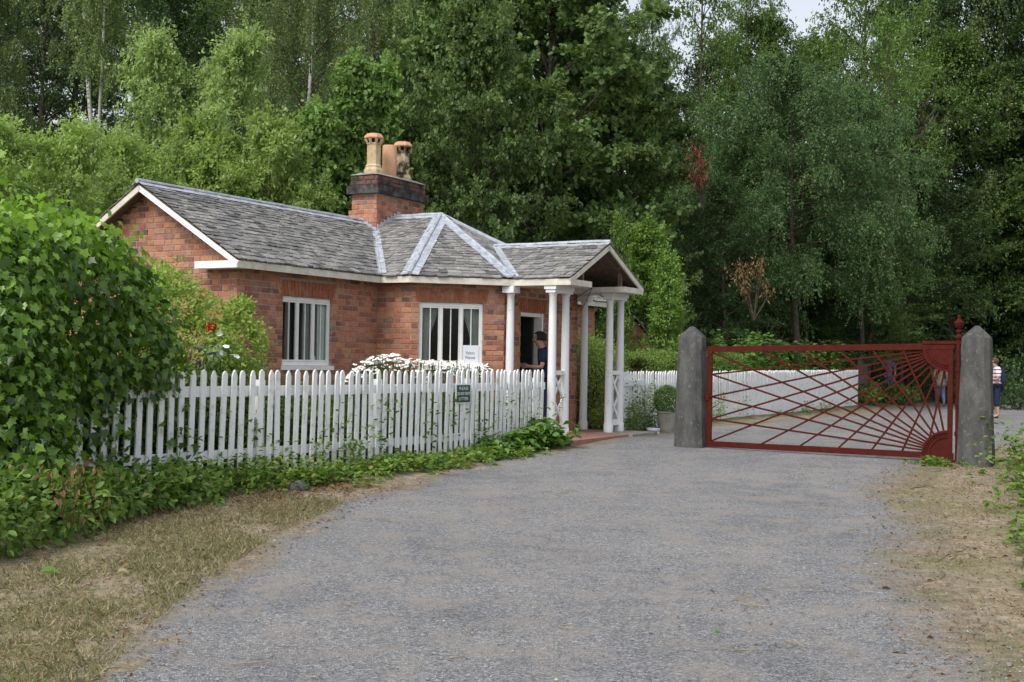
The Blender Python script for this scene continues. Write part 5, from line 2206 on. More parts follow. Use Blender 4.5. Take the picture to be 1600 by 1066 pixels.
def bushy(name, label, cat, cx, cy, cz0, ells, n, tmpl, smin, smax, mat, seed, tipd=.1, depth=.6, part='foliage', stems=14, woody='twig', gap=None):
    R = np.random.default_rng(seed)
    t = thing(name, (cx, cy, cz0), label, cat)
    p, tp, nn = blob_leaves(R, ells, n, .4, tipd, zmin=lambda x, y: gz(x, y) + .03, depth=depth)
    if gap:
        nzv = sum(np.sin(p @ R.normal(size=3) * gap + R.uniform(0, 6)) for _ in range(5))
        kp = nzv > -1.3
        p, tp, nn = p[kp], tp[kp], nn[kp]
    put_leaves(part, p, tp, nn + np.array([0, 0, .5]), R.uniform(smin, smax, len(p)), tmpl, mat, R.random(len(p)), t)
    mb = MB()
    q = random.Random(seed)
    el = sorted(ells, key=lambda e: -e[2])
    for i in range(stems):
        e = el[i % len(el)]
        tx, ty, tz = e[0] + q.uniform(-.6, .6) * e[3], e[1] + q.uniform(-.6, .6) * e[4], e[2] + q.uniform(0, .9) * e[5]
        b = Vector((cx + q.uniform(-.1, .1), cy + q.uniform(-.1, .1), cz0 - .05))
        m = Vector(((b.x + tx) / 2 + q.uniform(-.1, .1), (b.y + ty) / 2 + q.uniform(-.1, .1), b.z + (tz - b.z) * .6))
        mb.tube([b, m, Vector((tx, ty, tz))], [.02, .012, .005], 5)
    mb.build('stems', M[woody], t)['kind'] = 'stuff'
    return t


ro = W(-5.3, .65)
rz = G(ro.x, ro.y)
rs = at(255, 470, 14.9)


def em(px, py, Y, rx, rz_, ry=None):
    """an ellipsoid of foliage centred on a measured point"""
    q = at(px, py, Y)
    return (q.x, q.y, q.z, rx, ry or rx, rz_)


bushy('garden_shrub', 'low dark green shrub behind the pickets to the left of the first window', 'shrub', *at(330, 720, 14.6).xy, .25, [em(310, 650, 14.3, .55, .5), em(370, 655, 14.9, .55, .45), em(420, 660, 15.3, .45, .42)], 4200, 'oval', .05, .10, M['midleaf'], 38, .1, .5, woody='bark')
bushy('garden_shrub', 'low leafy shrub behind the pickets under the first window', 'shrub', *at(490, 720, 16.1).xy, .27, [em(470, 660, 15.9, .5, .42), em(530, 660, 16.5, .5, .42), em(590, 655, 16.9, .45, .45)], 3800, 'oval', .05, .10, M['weed'], 39, .1, .5, woody='bark')
rose = bushy('rose_bush', 'loose yellow green rose bush with one red bloom between the ivy and the brick wall', 'bush', ro.x, ro.y, rz,
             [em(262, 470, 14.6, .42, .42), em(300, 500, 14.8, .48, .36), em(345, 505, 15.0, .35, .25), em(285, 560, 14.6, .5, .5), em(350, 560, 15.0, .5, .42), em(245, 440, 14.8, .25, .2), em(378, 480, 15.2, .16, .14), em(385, 530, 15.1, .25, .3), em(235, 500, 14.5, .4, .4), em(320, 545, 14.5, .4, .3)], 12500, 'rhomb', .04, .075, M['rose'], 36, .1, .9, gap=3.5, stems=22)
rp = at(330, 516, 14.35)
mb = MB()
for k in range(26):
    a, b = rnd.uniform(0, 6.28), rnd.uniform(.2, 1.0)
    c = rp + Vector((math.cos(a) * .035 * b, math.sin(a) * .035 * b, rnd.uniform(-.03, .03)))
    n = Vector((math.cos(a), math.sin(a), .6))
    t_ = n.cross(Vector((0, 0, 1))).normalized() * .035
    w_ = Vector((n.x * .02, n.y * .02, .05))
    mb.poly([c - t_, c + t_ * 1, c + t_ * 1.1 + w_, c + w_ * 1.3, c - t_ * 1.1 + w_], [(0, 1, 2, 3, 4)])
mb.build('rose_bloom', M['petal_red'], rose)
for (px, py, nm, matn, lab, nfl, sp) in ((318, 556, 'blue_flowers', 'petal_blue', 'small patch of bright blue flowers below the red rose', 16, .06), (334, 560, 'white_flowers', 'petal_white', 'pale white flower spike just right of the blue flowers', 34, .09)):
    c = at(px, py, 14.3)
    t = thing(nm, (c.x, c.y, G(c.x, c.y)), lab, 'flowers')
    n = nfl
    q = np.array([c]) + R.normal(size=(n, 3)) * np.array([sp, sp * .5, sp * 1.1])
    o = put_leaves('petals', q, R.normal(size=(n, 3)), R.normal(size=(n, 3)), R.uniform(.05, .085, n), 'petal', M[matn], R.random(n), t)
    o['kind'] = 'stuff'
    mb = MB()
    for k in range(5):
        mb.tube([Vector((c.x + k * .03 - .06, c.y, G(c.x, c.y))), Vector((c.x + k * .04 - .08, c.y, c.z))], [.008, .005], 5)
    mb.build('stems', M['weed'], t)['kind'] = 'stuff'

# ox-eye daisies behind the fence
R = np.random.default_rng(37)
def Yf(px):
    # distance of the fence line at that place
    return 11.41 / (.618 - (px - 800) / F_PX)


dc = at(640, 580, 17.2)
dz = thing('daisies', (dc.x, dc.y, G(dc.x, dc.y)), 'tall clump of white daisies showing over the fence below the bay window', 'flowers')
mbs, mbp, mbe = MB(), MB(), MB()
for k in range(330):
    a = R.random()
    px = 540 + 225 * a
    topy = np.interp(px, [545, 570, 600, 625, 650, 700, 760], [586, 567, 557, 560, 566, 568, 574])
    py = topy - 5 + abs(R.normal()) * 14
    c = at(px + R.normal() * 4, py, Yf(px) + R.uniform(.35, 1.3))
    g = G(c.x, c.y)
    b = Vector((c.x + R.normal() * .1, c.y + R.normal() * .1, g))
    mbs.tube([b, (b + c) / 2 + Vector((R.normal() * .03, 0, .05)), c], [.006, .005, .004], 4)
    n = Vector((R.normal() * .3, R.normal() * .3 - .25, 1)).normalized()
    s = n.cross(Vector((1, 0, 0))).normalized()
    t = n.cross(s)
    r = R.uniform(.032, .046)
    ring, ring2 = [], []
    for j in range(12):
        an = j * math.pi / 6
        rr = r if j % 2 == 0 else r * .72
        ring.append(c + (s * math.cos(an) + t * math.sin(an)) * rr - n * .004)
    mbp.poly([c + n * .004] + ring, [(0, j + 1, (j + 1) % 12 + 1) for j in range(12)])
    mbe.poly([c + n * .012] + [c + (s * math.cos(j * 1.047) + t * math.sin(j * 1.047)) * .011 + n * .006 for j in range(6)], [(0, j + 1, (j + 1) % 6 + 1) for j in range(6)])
mbs.build('stems', M['weed'], dz)
mbp.build('petals', M['daisy'], dz)['kind'] = 'stuff'
mbe.build('flower_eyes', M['daisy_eye'], dz)['kind'] = 'stuff'
n = 1500
q = np.array([at(px_, 600 + 70 * R.random(), Yf(px_) + R.uniform(.35, 1.2)) for px_ in R.uniform(545, 770, n)])
put_leaves('foliage', q, R.normal(size=(n, 3)) + np.array([0, 0, .3]), R.normal(size=(n, 3)), R.uniform(.05, .1, n), 'long', M['weed'], R.random(n) * .9, dz)

# clipped bushes beyond the porch, hedge behind the far fence
hq = W(6.0, .75)
bushy('clipped_bush', 'tall clipped evergreen bush with yellow green top growing just behind the right porch columns', 'bush', hq.x, hq.y, G(hq.x, hq.y),
      [(hq.x, hq.y, 1.35, .62, .62, .72), (hq.x - .05, hq.y, .85, .58, .58, .6), (hq.x + .35, hq.y + .6, 1.25, .55, .55, .72)], 17000, 'rhomb', .035, .065, M['variegated'], 41, -.2, .25, woody='bark')
lq = W(5.1, 1.75)
bushy('low_shrub', 'small yellow green shrub at the foot of the right porch columns', 'shrub', lq.x, lq.y, G(lq.x, lq.y),
      [(lq.x, lq.y, .52, .42, .42, .3), (lq.x + .2, lq.y + .2, .6, .3, .3, .3)], 1500, 'rhomb', .04, .07, M['pale2'], 42, -.1, .5, woody='twig')


def hedge(name, label, us, vs, zs, half, n, seed, mat, smin=.03, smax=.06):
    R = np.random.default_rng(seed)
    c = W(float(np.mean(us)), float(np.mean(vs)))
    t = thing(name, (c.x, c.y, G(c.x, c.y)), label, 'hedge')
    f = R.random(n)
    uu = us[0] + (us[-1] - us[0]) * f
    face = R.random(n)
    vv0 = np.interp(uu, us, vs)
    zt_ = np.interp(uu, us, zs) + .05 * np.sin(uu * 3.1) + .03 * np.sin(uu * 7.7)
    v = np.where(face < .5, vv0 + R.uniform(-half, half, n), vv0 + half + R.normal(size=n) * .05)
    gg = np.array([.3] * n)
    z = np.where(face < .5, zt_ + R.normal(size=n) * .035, gg + (zt_ - gg) * R.random(n))
    edge = np.abs(v - vv0) / half
    z -= np.where(face < .5, .12 * np.clip(edge, 0, 1) ** 3, 0)
    X = ORIG.x + E1.x * uu + E2.x * v
    Y = ORIG.y + E1.y * uu + E2.y * v
    nn = np.where((face < .5)[:, None], np.array([[0, 0, 1.0]]), np.array([list(E2)])) + R.normal(size=(n, 3)) * .5
    put_leaves('foliage', np.stack([X, Y, z], 1), R.normal(size=(n, 3)) + np.array([0, 0, .3]), nn, R.uniform(smin, smax, n), 'rhomb', mat, R.random(n), t)
    mb = MB()
    for k in range(10):
        u = us[0] + (us[-1] - us[0]) * (k + .5) / 10
        v = float(np.interp(u, us, vs))
        mb.tube([W(u, v, .2), W(u + .1, v, 1.0)], [.04, .02], 5)
    mb.ubox(us[0] + .1, us[-1] - .1, min(vs) - half * .35, min(vs) + half * .35, .3, min(zs) - .35)
    mb.build('stems', M['bark'], t)['kind'] = 'stuff'
    return t


hedge('clipped_hedge', 'flat topped clipped privet hedge behind the far fence', [6.8, 9, 13.5], [1.2, 1.15, 1.05], [1.80, 1.80, 1.86], .5, 14000, 43, M['hedge'])
R = np.random.default_rng(44)
weedy(2200, 4.6, 6.6, lambda u: ff(u) + .10, lambda u: .95 + 0 * u, .12, R, M['midleaf'], 'rhomb', .04, .08, 'fence_creeper', 'dark creeper growing over the pickets next to the right porch columns', clump=.3)
weedy(620, 8.5, 13, lambda u: ff(u) + .15, lambda u: .7 + 0 * u, .12, R, M['weed'], 'rhomb', .05, .09, 'fence_creeper', 'weeds and creeper on the far fence seen through the gate bars', clump=.6)
weedy(400, 14, 24, lambda u: ff(u) + .12, lambda u: .3 + 0 * u, .15, R, M['weed'], 'rhomb', .05, .09, 'fence_weeds', 'low weeds at the foot of the distant end of the white fence', clump=.5)


# ---- tall nettles behind the far fence and shrubs at the bend
def stand(name, label, cat, spots, seed, mat, tmpl='oval', smin=.08, smax=.14, k=26, spread=.18):
    R = np.random.default_rng(seed)
    P, T, N = [], [], []
    mb = MB()
    for (px, ytop, Y) in spots:
        c = at(px, ytop, Y)
        g = G(c.x, c.y)
        mb.tube([Vector((c.x, c.y, g)), Vector((c.x + R.normal() * .05, c.y, c.z))], [.012, .005], 4)
        for j in range(k):
            f = .25 + .75 * (j / k)
            a = j * 1.9 + R.normal() * .3
            P.append((c.x + math.cos(a) * .03, c.y + math.sin(a) * .03, g + (c.z - g) * f))
            T.append((math.cos(a), math.sin(a), -.15 + .5 * (f > .9)))
            N.append((R.normal() * .2, R.normal() * .2, 1))
    P = np.array(P)
    t = thing(name, (float(P[:, 0].mean()), float(P[:, 1].mean()), G(P[:, 0].mean(), P[:, 1].mean())), label, cat)
    sc = R.uniform(smin, smax, len(P))
    put_leaves('foliage', P, T, N, sc, tmpl, mat, R.random(len(P)), t)
    mb.build('stems', M['weed'], t)['kind'] = 'stuff'
    return t


R = np.random.default_rng(45)
stand('nettles', 'tall pale nettles behind the far white fence, right of the left gate post', 'plant',
      [(px_, 512 + abs(R.normal()) * 14, 10.3 / (.532 - (px_ - 800) / F_PX) + R.uniform(.9, 3.5)) for px_ in R.uniform(1115, 1205, 34)], 46, M['hosta'], 'oval', .12, .20, 22)
stand('nettles', 'darker tall weeds behind the gate top rail in the middle of the gate', 'plant',
      [(px_, 528 + abs(R.normal()) * 12, 10.3 / (.532 - (px_ - 800) / F_PX) + R.uniform(.9, 4)) for px_ in R.uniform(1190, 1345, 70)], 47, M['midleaf'], 'oval', .12, .22, 22)
for (px, Y, zt_px, w, lab, sd, mt) in ((1388, 45.3, 602, .95, 'low rounded green shrub behind the gate near the distant white fence end', 51, 'midleaf'), (1345, 42.5, 596, .6, 'small leafy shrub beside the dark stone post', 52, 'weed'), (1530, 50, 585, 1.5, 'dark shrub at the road bend behind the right gate post', 53, 'darkleaf'), (1590, 44, 560, 1.4, 'dark leafy bush beyond the man in the striped shirt', 54, 'darkleaf'), (1445, 56, 575, 1.8, 'mid green shrub at the bend behind the walking person', 55, 'midleaf')):
    c = at(px, 640, Y)
    g = G(c.x, c.y)
    zt2 = at(px, zt_px, Y).z
    hgt = max(.6, zt2 - g)
    bushy('shrub', lab, 'shrub', c.x, c.y, g, [(c.x, c.y, g + hgt * .5, w, w, hgt * .55), (c.x + w * .6, c.y + .4, g + hgt * .4, w * .7, w * .7, hgt * .45), (c.x - w * .6, c.y + .2, g + hgt * .4, w * .7, w * .7, hgt * .4)], 2600, 'rhomb', .09, .16, M[mt], sd, .1, .5, woody='bark')


# ---- verges: dry grass, leaf litter, gravel
def blades(name, label, n, sample, hmin, hmax, mat, seed, wide=1.0, varr=None, lean=.5):
    R = np.random.default_rng(seed)
    u, v = sample(R, n)
    X = ORIG.x + E1.x * u + E2.x * v
    Y = ORIG.y + E1.y * u + E2.y * v
    Z = gz(X, Y) - .005
    tip = np.stack([R.normal(size=n) * lean, R.normal(size=n) * lean, np.ones(n)], 1)
    nn = R.normal(size=(n, 3))
    o = put_leaves(name, np.stack([X, Y, Z], 1), tip, nn, R.uniform(hmin, hmax, n), 'blade', mat, R.random(n))
    tag(o, label, None, None, 'stuff')


def left_verge(R, n):
    u = R.uniform(-12.6, -5.8, n * 6)
    v = np.interp(u, ROAD_U, ROAD_L) + .15 - np.abs(R.normal(size=n * 6)) * 1.05
    f = np.sin(u * 3.1 + v * 2.2) + np.sin(u * 1.3 - v * 4.1 + 1) + np.sin(u * 7 + v * 5) * .6
    ok = (v > np.array([fence_line(a) for a in u]) + .55) & (f + R.normal(size=len(u)) * 1.3 > -.7)
    return u[ok][:n], v[ok][:n]


def right_verge(R, n):
    u = R.uniform(-11, 3.0, n * 6)
    v = np.interp(u, ROAD_U, ROAD_R) - .25 + np.abs(R.normal(size=n * 6)) * .8
    f = np.sin(u * 2.1 + v * 3.2) + np.sin(u * 1.7 - v * 4.1 + 1) + np.sin(u * 6 + v * 5) * .6
    ok = f + R.normal(size=len(u)) * .9 > -.5
    return u[ok][:n], v[ok][:n]


def cnt(fn):
    def g(R, n):
        u, v = fn(R, n)
        k = min(len(u), n)
        return u[:k], v[:k]
    return g


def blades2(name, label, n, fn, hmin, hmax, mat, seed, lean=.5):
    R = np.random.default_rng(seed)
    u, v = fn(R, n)
    n = len(u)
    blades(name, label, n, lambda RR, k: (u, v), hmin, hmax, mat, seed + 1, lean=lean)


blades2('dry_grass', 'straw coloured dry grass on the near left verge', 34000, left_verge, .02, .08, M['straw'], 61, 1.9)
blades2('green_grass', 'sparse green grass tufts on the near left verge', 19000, left_verge, .02, .06, M['grass'], 63, 1.4)
blades2('dry_grass', 'thin dry grass and straw along the right edge of the road', 26000, right_verge, .012, .05, M['straw'], 65, 2.8)


def far_right(R, n):
    u = R.uniform(1.5, 26, n)
    v = np.interp(u, [1.5, 2.6, 5, 26], [9.3, 9.15, 9.3, 9.3]) + np.abs(R.normal(size=n)) * 1.8
    return u, v


def bram_edge(R, n):
    u = R.uniform(-7.5, 3, n)
    v = np.array([float(np.interp(a, [-8, -6, -2, 0, 3, 6], [10.9, 10.6, 9.95, 9.6, 9.35, 9.6])) for a in u]) - .12 + np.abs(R.normal(size=n)) * .7
    return u, v


blades2('long_grass', 'yellow green grass among the brambles at the right roadside', 15000, bram_edge, .05, .2, M['grass'], 73, .5)
blades2('long_grass', 'long yellowing grass beyond and beside the right gate post', 12000, far_right, .06, .32, M['grass'], 67, .35)
R = np.random.default_rng(69)


def bram(u):
    return float(np.interp(u, [-8, -6, -2, 0, 3, 6], [10.9, 10.6, 9.95, 9.6, 9.35, 9.6]))


weedy(8500, -7.5, 6, lambda u: bram(u) + .28, lambda u: np.interp(u, [-7.5, -2, 0, 3], [.28, .45, .7, .8]), .30, R, M['weed'], 'oval', .05, .10, 'brambles', 'green brambles and nettles along the right hand verge beside the stone post', clump=.25)
weedy(260, 1.9, 2.6, lambda u: 8.15, lambda u: .12 + 0 * u, .18, R, M['weed'], 'oval', .05, .09, 'post_weeds', 'low green weeds at the foot of the right gate post', clump=0)
# fallen leaves
n = 1900
uu = R.uniform(-10.5, -4.5, n)
vv = np.array([fence_line(a) for a in uu]) + .55 + np.abs(R.normal(size=n)) * .42
X, Y = ORIG.x + E1.x * uu + E2.x * vv, ORIG.y + E1.y * uu + E2.y * vv
o = put_leaves('leaf_litter', np.stack([X, Y, gz(X, Y) + .012], 1), np.stack([R.normal(size=n), R.normal(size=n), R.normal(size=n) * .25], 1), np.stack([R.normal(size=n) * .3, R.normal(size=n) * .3, np.ones(n)], 1), R.uniform(.02, .06, n), 'oval', M['deadleaf'], R.random(n))
tag(o, 'brown fallen leaves strewn below the fence and thicket', None, None, 'stuff')
n = 700
uu = R.uniform(-9, 2.5, n)
vv = np.interp(uu, ROAD_U, ROAD_R) - R.uniform(-.5, 2.0, n) ** 1
X, Y = ORIG.x + E1.x * uu + E2.x * vv, ORIG.y + E1.y * uu + E2.y * vv
o = put_leaves('leaf_litter', np.stack([X, Y, gz(X, Y) + .014], 1), np.stack([R.normal(size=n), R.normal(size=n), R.normal(size=n) * .2], 1), np.stack([R.normal(size=n) * .3, R.normal(size=n) * .3, np.ones(n)], 1), R.uniform(.012, .038, n), 'long', M['deadleaf'], R.random(n) * .6)
tag(o, 'small dry leaves and twigs scattered on the right side of the road', None, None, 'stuff')
for (px, py, Y, s, lab) in ((182, 916, 8.75, .085, 'curled dry tan leaf lying on the near left verge'), (62, 915, 8.7, .14, 'large half green and purple leaf lying on the left verge'), (1116, 999, 7.2, .05, 'single green leaf lying on the gravel at the lower right')):
    q = at(px, py, Y)
    me = leaves_mesh('fallen_leaf', [(0, 0, .02)], [(.9, .3, .12)], [(.1, -.3, 1)], [s], 'oval', M['hosta' if 'green' in lab else 'straw'], [.5])
    o = link('fallen_leaf', me, None, (q.x, q.y, G(q.x, q.y) + .012))
    tag(o, lab, 'leaf', 'single fallen leaves')


for nm_, lab_, uf, mat_, sd_n in (('leaf_litter', 'dead leaf scraps and bits of bark over the left verge', 0, 'deadleaf', 74), ('verge_chippings', 'small pale and dark stones strewn over the verges', 1, 'pebble', 75)):
    R = np.random.default_rng(sd_n)
    n = 3200
    uu = np.concatenate([R.uniform(-12, -4, n), R.uniform(-10.5, 2.4, n)])
    vv = np.concatenate([np.interp(uu[:n], ROAD_U, ROAD_L) - R.uniform(-.3, 1.8, n) + .2, np.interp(uu[n:], ROAD_U, ROAD_R) + R.uniform(-.7, 1.0, n)])
    X, Y = ORIG.x + E1.x * uu + E2.x * vv, ORIG.y + E1.y * uu + E2.y * vv
    n = len(X)
    o = put_leaves(nm_, np.stack([X, Y, gz(X, Y) + .014], 1), np.stack([R.normal(size=n), R.normal(size=n), R.normal(size=n) * .25], 1), np.stack([R.normal(size=n) * .4, R.normal(size=n) * .4, np.ones(n)], 1), R.uniform(.008, .030 if uf == 0 else .018, n) * (1 + (R.random(n) < .04) * 1.2), 'oval', M[mat_], R.random(n))
    tag(o, lab_, None, None, 'stuff')
mb = MB()
for k in range(130):
    if k < 50:
        u_ = rnd.uniform(-11.5, -3)
        v_ = float(np.interp(u_, ROAD_U, ROAD_L)) + rnd.uniform(-.7, 3.0)
    else:
        u_ = rnd.uniform(-10, 1)
        v_ = float(np.interp(u_, ROAD_U, ROAD_R)) + rnd.uniform(-1.6, .8)
    a_, l_ = rnd.uniform(0, 6.28), rnd.uniform(.04, .22)
    p0 = W(u_, v_)
    p1 = p0 + Vector((math.cos(a_), math.sin(a_), 0)) * l_
    pm = (p0 + p1) / 2 + Vector((rnd.uniform(-.02, .02), rnd.uniform(-.02, .02), 0))
    mb.tube([Vector((q.x, q.y, G(q.x, q.y) + .014 + rnd.uniform(0, .008))) for q in (p0, pm, p1)], [.0028, .0032, .0018], 4)
tag(mb.build('twigs', M['twig']), 'dry straws and twigs lying on the gravel and verges', None, None, 'stuff')


def gravel():
    R = np.random.default_rng(71)
    n = 15000
    d = 5.6 + 13 * R.random(n) ** 1.7
    x = (R.random(n) - .5) * d * .9
    X, Y = x, d
    dx, dy = X - ORIG.x, Y - ORIG.y
    u = dx * E1.x + dy * E1.y
    v = dx * E2.x + dy * E2.y
    ok = (v > np.interp(u, ROAD_U, ROAD_L) - .1) & (v < np.interp(u, ROAD_U, ROAD_R) + .1)
    X, Y = X[ok], Y[ok]
    n = len(X)
    s = R.uniform(.003, .0085, n) * (1 + (R.random(n) < .02) * 1.2)
    base = np.array([(1, 0, 0), (0, 1, 0), (-1, 0, 0), (0, -1, 0), (0, 0, .8), (0, 0, -.5)], float)
    F = np.array([(0, 1, 4), (1, 2, 4), (2, 3, 4), (3, 0, 4)])
    P = base[None] * s[:, None, None] * R.uniform(.6, 1.3, (n, 6, 1))
    a = R.uniform(0, 6.28, n)
    ca, sa = np.cos(a)[:, None], np.sin(a)[:, None]
    Px = P[:, :, 0] * ca - P[:, :, 1] * sa + X[:, None]
    Py = P[:, :, 0] * sa + P[:, :, 1] * ca + Y[:, None]
    Pz = P[:, :, 2] + gz(X, Y)[:, None] + .010
    V = np.stack([Px, Py, Pz], -1).reshape(-1, 3)
    fi = (F[None] + (np.arange(n) * 6)[:, None, None]).reshape(-1, 3)
    me = bpy.data.meshes.new('gravel')
    me.vertices.add(len(V))
    me.vertices.foreach_set('co', V.reshape(-1).astype(np.float32))
    me.loops.add(fi.size)
    me.loops.foreach_set('vertex_index', fi.reshape(-1).astype(np.int32))
    me.polygons.add(len(fi))
    me.polygons.foreach_set('loop_start', (np.arange(len(fi)) * 3).astype(np.int32))
    at_ = me.attributes.new('var', 'FLOAT', 'FACE')
    at_.data.foreach_set('value', np.repeat(R.random(n), 4).astype(np.float32))
    me.materials.append(M['pebble'])
    me.update(calc_edges=True)
    o = link('gravel', me)
    tag(o, 'loose grey chippings on the road surface', None, None, 'stuff')


gravel()


# ================================================================== trees
def tree_data(name, seed, H, RAD, base, n_limb, n_twig, n_leaf, leaf, tmpl, mat, bark, prof, droop=.15, flat=.5, trunk_r=.16, lean=(0, 0), up=(15, 60), twig_l=.28, hang=0.0, var_shift=0.0, multi=1, fork=None):
    """a tree in its own axes: a trunk mesh with limbs, and a crown mesh of leaves on twigs"""
    R = np.random.default_rng(seed)
    q = random.Random(seed)
    tr = MB()
    P, T, N, S, VV = [], [], [], [], []
    for st in range(multi):
        a0 = st * 6.28 / multi + .5
        off = Vector((math.cos(a0), math.sin(a0), 0)) * (.15 if multi > 1 else 0)
        ln = Vector((lean[0], lean[1], 0)) + (Vector((math.cos(a0), math.sin(a0), 0)) * RAD * .55 if multi > 1 else Vector((0, 0, 0)))
        k = 9
        pts = []
        for i in range(k + 1):
            f = i / k
            pts.append(off + ln * f ** 1.3 + Vector((math.sin(f * 5 + seed) * .02 * H * .5, math.cos(f * 4 + seed) * .02 * H * .5, H * .97 * f)))
        rr = trunk_r / multi ** .5
        tr.tube([pts[0] - Vector((0, 0, .3))] + pts, [rr * 1.35] + [rr * (1 - .9 * i / k) + .008 for i in range(k + 1)], 9)

        def trunk(f):
            x = f * k
            i = min(int(x), k - 1)
            return pts[i].lerp(pts[i + 1], x - i)
        nl = n_limb // multi
        for i in range(nl):
            f = base + (1 - base) * ((i + q.random()) / nl)
            f = min(f, .995)
            s = trunk(f)
            az = i * 2.399 + q.uniform(-.5, .5) + a0
            L = RAD * prof((f - base) / (1 - base)) * q.uniform(.72, 1.15)
            el = math.radians(up[0] + (up[1] - up[0]) * ((f - base) / (1 - base)) + q.uniform(-12, 12))
            d = Vector((math.cos(az) * math.cos(el), math.sin(az) * math.cos(el), math.sin(el)))
            lp = []
            for j in range(6):
                g = j / 5
                lp.append(s + d * (L * g) - Vector((0, 0, droop * L * g * g)))
            tr.tube(lp, [max(.006, trunk_r * .32 * (1 - f * .5) * (1 - .85 * j / 5)) for j in range(6)], 5, 1, 0, False)
            m = n_twig
            g = R.uniform(.18, 1.0, m) ** .8
            x = g * 5
            ii = np.minimum(x.astype(int), 4)
            lpa = np.array([tuple(v) for v in lp])
            b = lpa[ii] + (lpa[ii + 1] - lpa[ii]) * (x - ii)[:, None]
            td = R.normal(size=(m, 3))
            td[:, 2] *= (1 - flat)
            td = norm(td) + np.array(d) * .55
            td = norm(td)
            tl = RAD * twig_l * R.uniform(.5, 1.2, m) * (1.15 - .5 * g)
            kk = n_leaf
            t = R.uniform(.1, 1.0, (m, kk))
            pos = b[:, None, :] + td[:, None, :] * (tl[:, None] * t)[:, :, None] * (1 - .6 * min(1, hang))
            pos[:, :, 2] -= (hang * R.uniform(.6, 1.5, m)[:, None] * t ** 1.4 + .10 * tl[:, None] * t * t)
            pos += R.normal(size=pos.shape) * (leaf * .35)
            tip = td[:, None, :] * .7 + R.normal(size=pos.shape) * .55
            tip[:, :, 2] -= .35 + hang * .6
            nn = R.normal(size=pos.shape) * .45
            nn[:, :, 2] += 1.0
            if hang > .3:
                nn[:, :, 2] -= .55
            P.append(pos.reshape(-1, 3))
            T.append(tip.reshape(-1, 3))
            N.append(nn.reshape(-1, 3))
            S.append(np.full(m * kk, leaf) * R.uniform(.65, 1.2, m * kk))
            tone = R.random((m, 1)) * .45 + R.random((m, kk)) * .45 + q.uniform(-.08, .12)
            VV.append(np.clip(tone + var_shift, 0, 1).reshape(-1))
    P, T, N, S, VV = (np.concatenate(z) for z in (P, T, N, S, VV))
    return tr.mesh(name + '_trunk', [M[bark], M['bark']], Vector((0, 0, 0)), True), leaves_mesh(name + '_crown', P, T, N, S, tmpl, M[mat], VV), H, RAD


def round_p(f):
    return max(.12, math.sin(math.pi * min(1, (f * .86 + .14))) ** .7)


def cone_p(f):
    return max(.08, (1 - f) ** .75 * .95 + .05)


def dome_p(f):
    return max(.15, (1 - f ** 2.2) ** .6)


TREES = {}


def kind(name, *a, **k):
    TREES[name] = tree_data(name, *a, **k)


def broad_p(f):
    return max(.3, (1 - f ** 4) ** .55) * (.72 + .28 * min(1, f * 4))


kind('sycamore', 101, 9, 3.8, .06, 74, 34, 26, .115, 'spade', 'syc', 'bark', broad_p, .22, .74, .17, (0, 0), (2, 60), .30)
kind('maple', 102, 7, 1.9, .06, 64, 24, 17, .125, 'spade', 'maple', 'bark', cone_p, .10, .6, .10, (0, 0), (15, 62), .36)
kind('willow', 103, 6.5, 2.3, .06, 84, 40, 18, .10, 'rhomb', 'willow', 'bark', dome_p, .10, .30, .09, (0, 0), (15, 65), .34, multi=3)
kind('hazel', 104, 5, 2.0, .06, 78, 38, 18, .095, 'rhomb', 'pale2', 'bark', dome_p, .14, .40, .08, (0, 0), (8, 60), .36, multi=3)
kind('birch', 105, 13, 3.0, .30, 56, 34, 28, .08, 'rhomb', 'birchleaf', 'birch', round_p, .24, .4, .12, (.9, .2), (25, 62), .36, hang=.95)
kind('weeper', 113, 12, 3.2, .16, 66, 36, 28, .085, 'rhomb', 'birchleaf', 'bark', broad_p, .28, .45, .12, (.4, .2), (15, 48), .36, hang=.85)
kind('bluebirch', 106, 10, 3.6, .42, 64, 38, 28, .085, 'rhomb', 'bluebirch', 'bark', broad_p, .34, .5, .12, (.3, 0), (10, 42), .34, hang=.7)
kind('ash', 107, 12, 3.6, .22, 56, 32, 20, .11, 'rhomb', 'midleaf', 'bark', round_p, .14, .55, .14, (.3, 0), (15, 60), .30)
kind('oak', 108, 11, 4.0, .10, 68, 34, 19, .125, 'rhomb', 'darkleaf', 'bark', broad_p, .18, .55, .17, (0, .2), (2, 60), .30)
kind('lime', 109, 12, 3.6, .12, 66, 34, 20, .11, 'rhomb', 'maple', 'bark', round_p, .20, .6, .14, (0, 0), (8, 60), .32)
kind('thin', 110, 12, 3.2, .40, 28, 18, 14, .12, 'rhomb', 'midleaf', 'bark', round_p, .1, .45, .12, (.5, .2), (25, 60), .30)
kind('pole_birch', 111, 12, 1.7, .62, 34, 30, 24, .08, 'rhomb', 'birchleaf', 'birch', round_p, .2, .4, .085, (.8, .3), (30, 60), .36, hang=.5)
kind('sapling', 112, 4, 1.25, .08, 46, 20, 14, .08, 'rhomb', 'weed', 'bark', cone_p, .05, .35, .05, (.1, 0), (30, 70), .42)


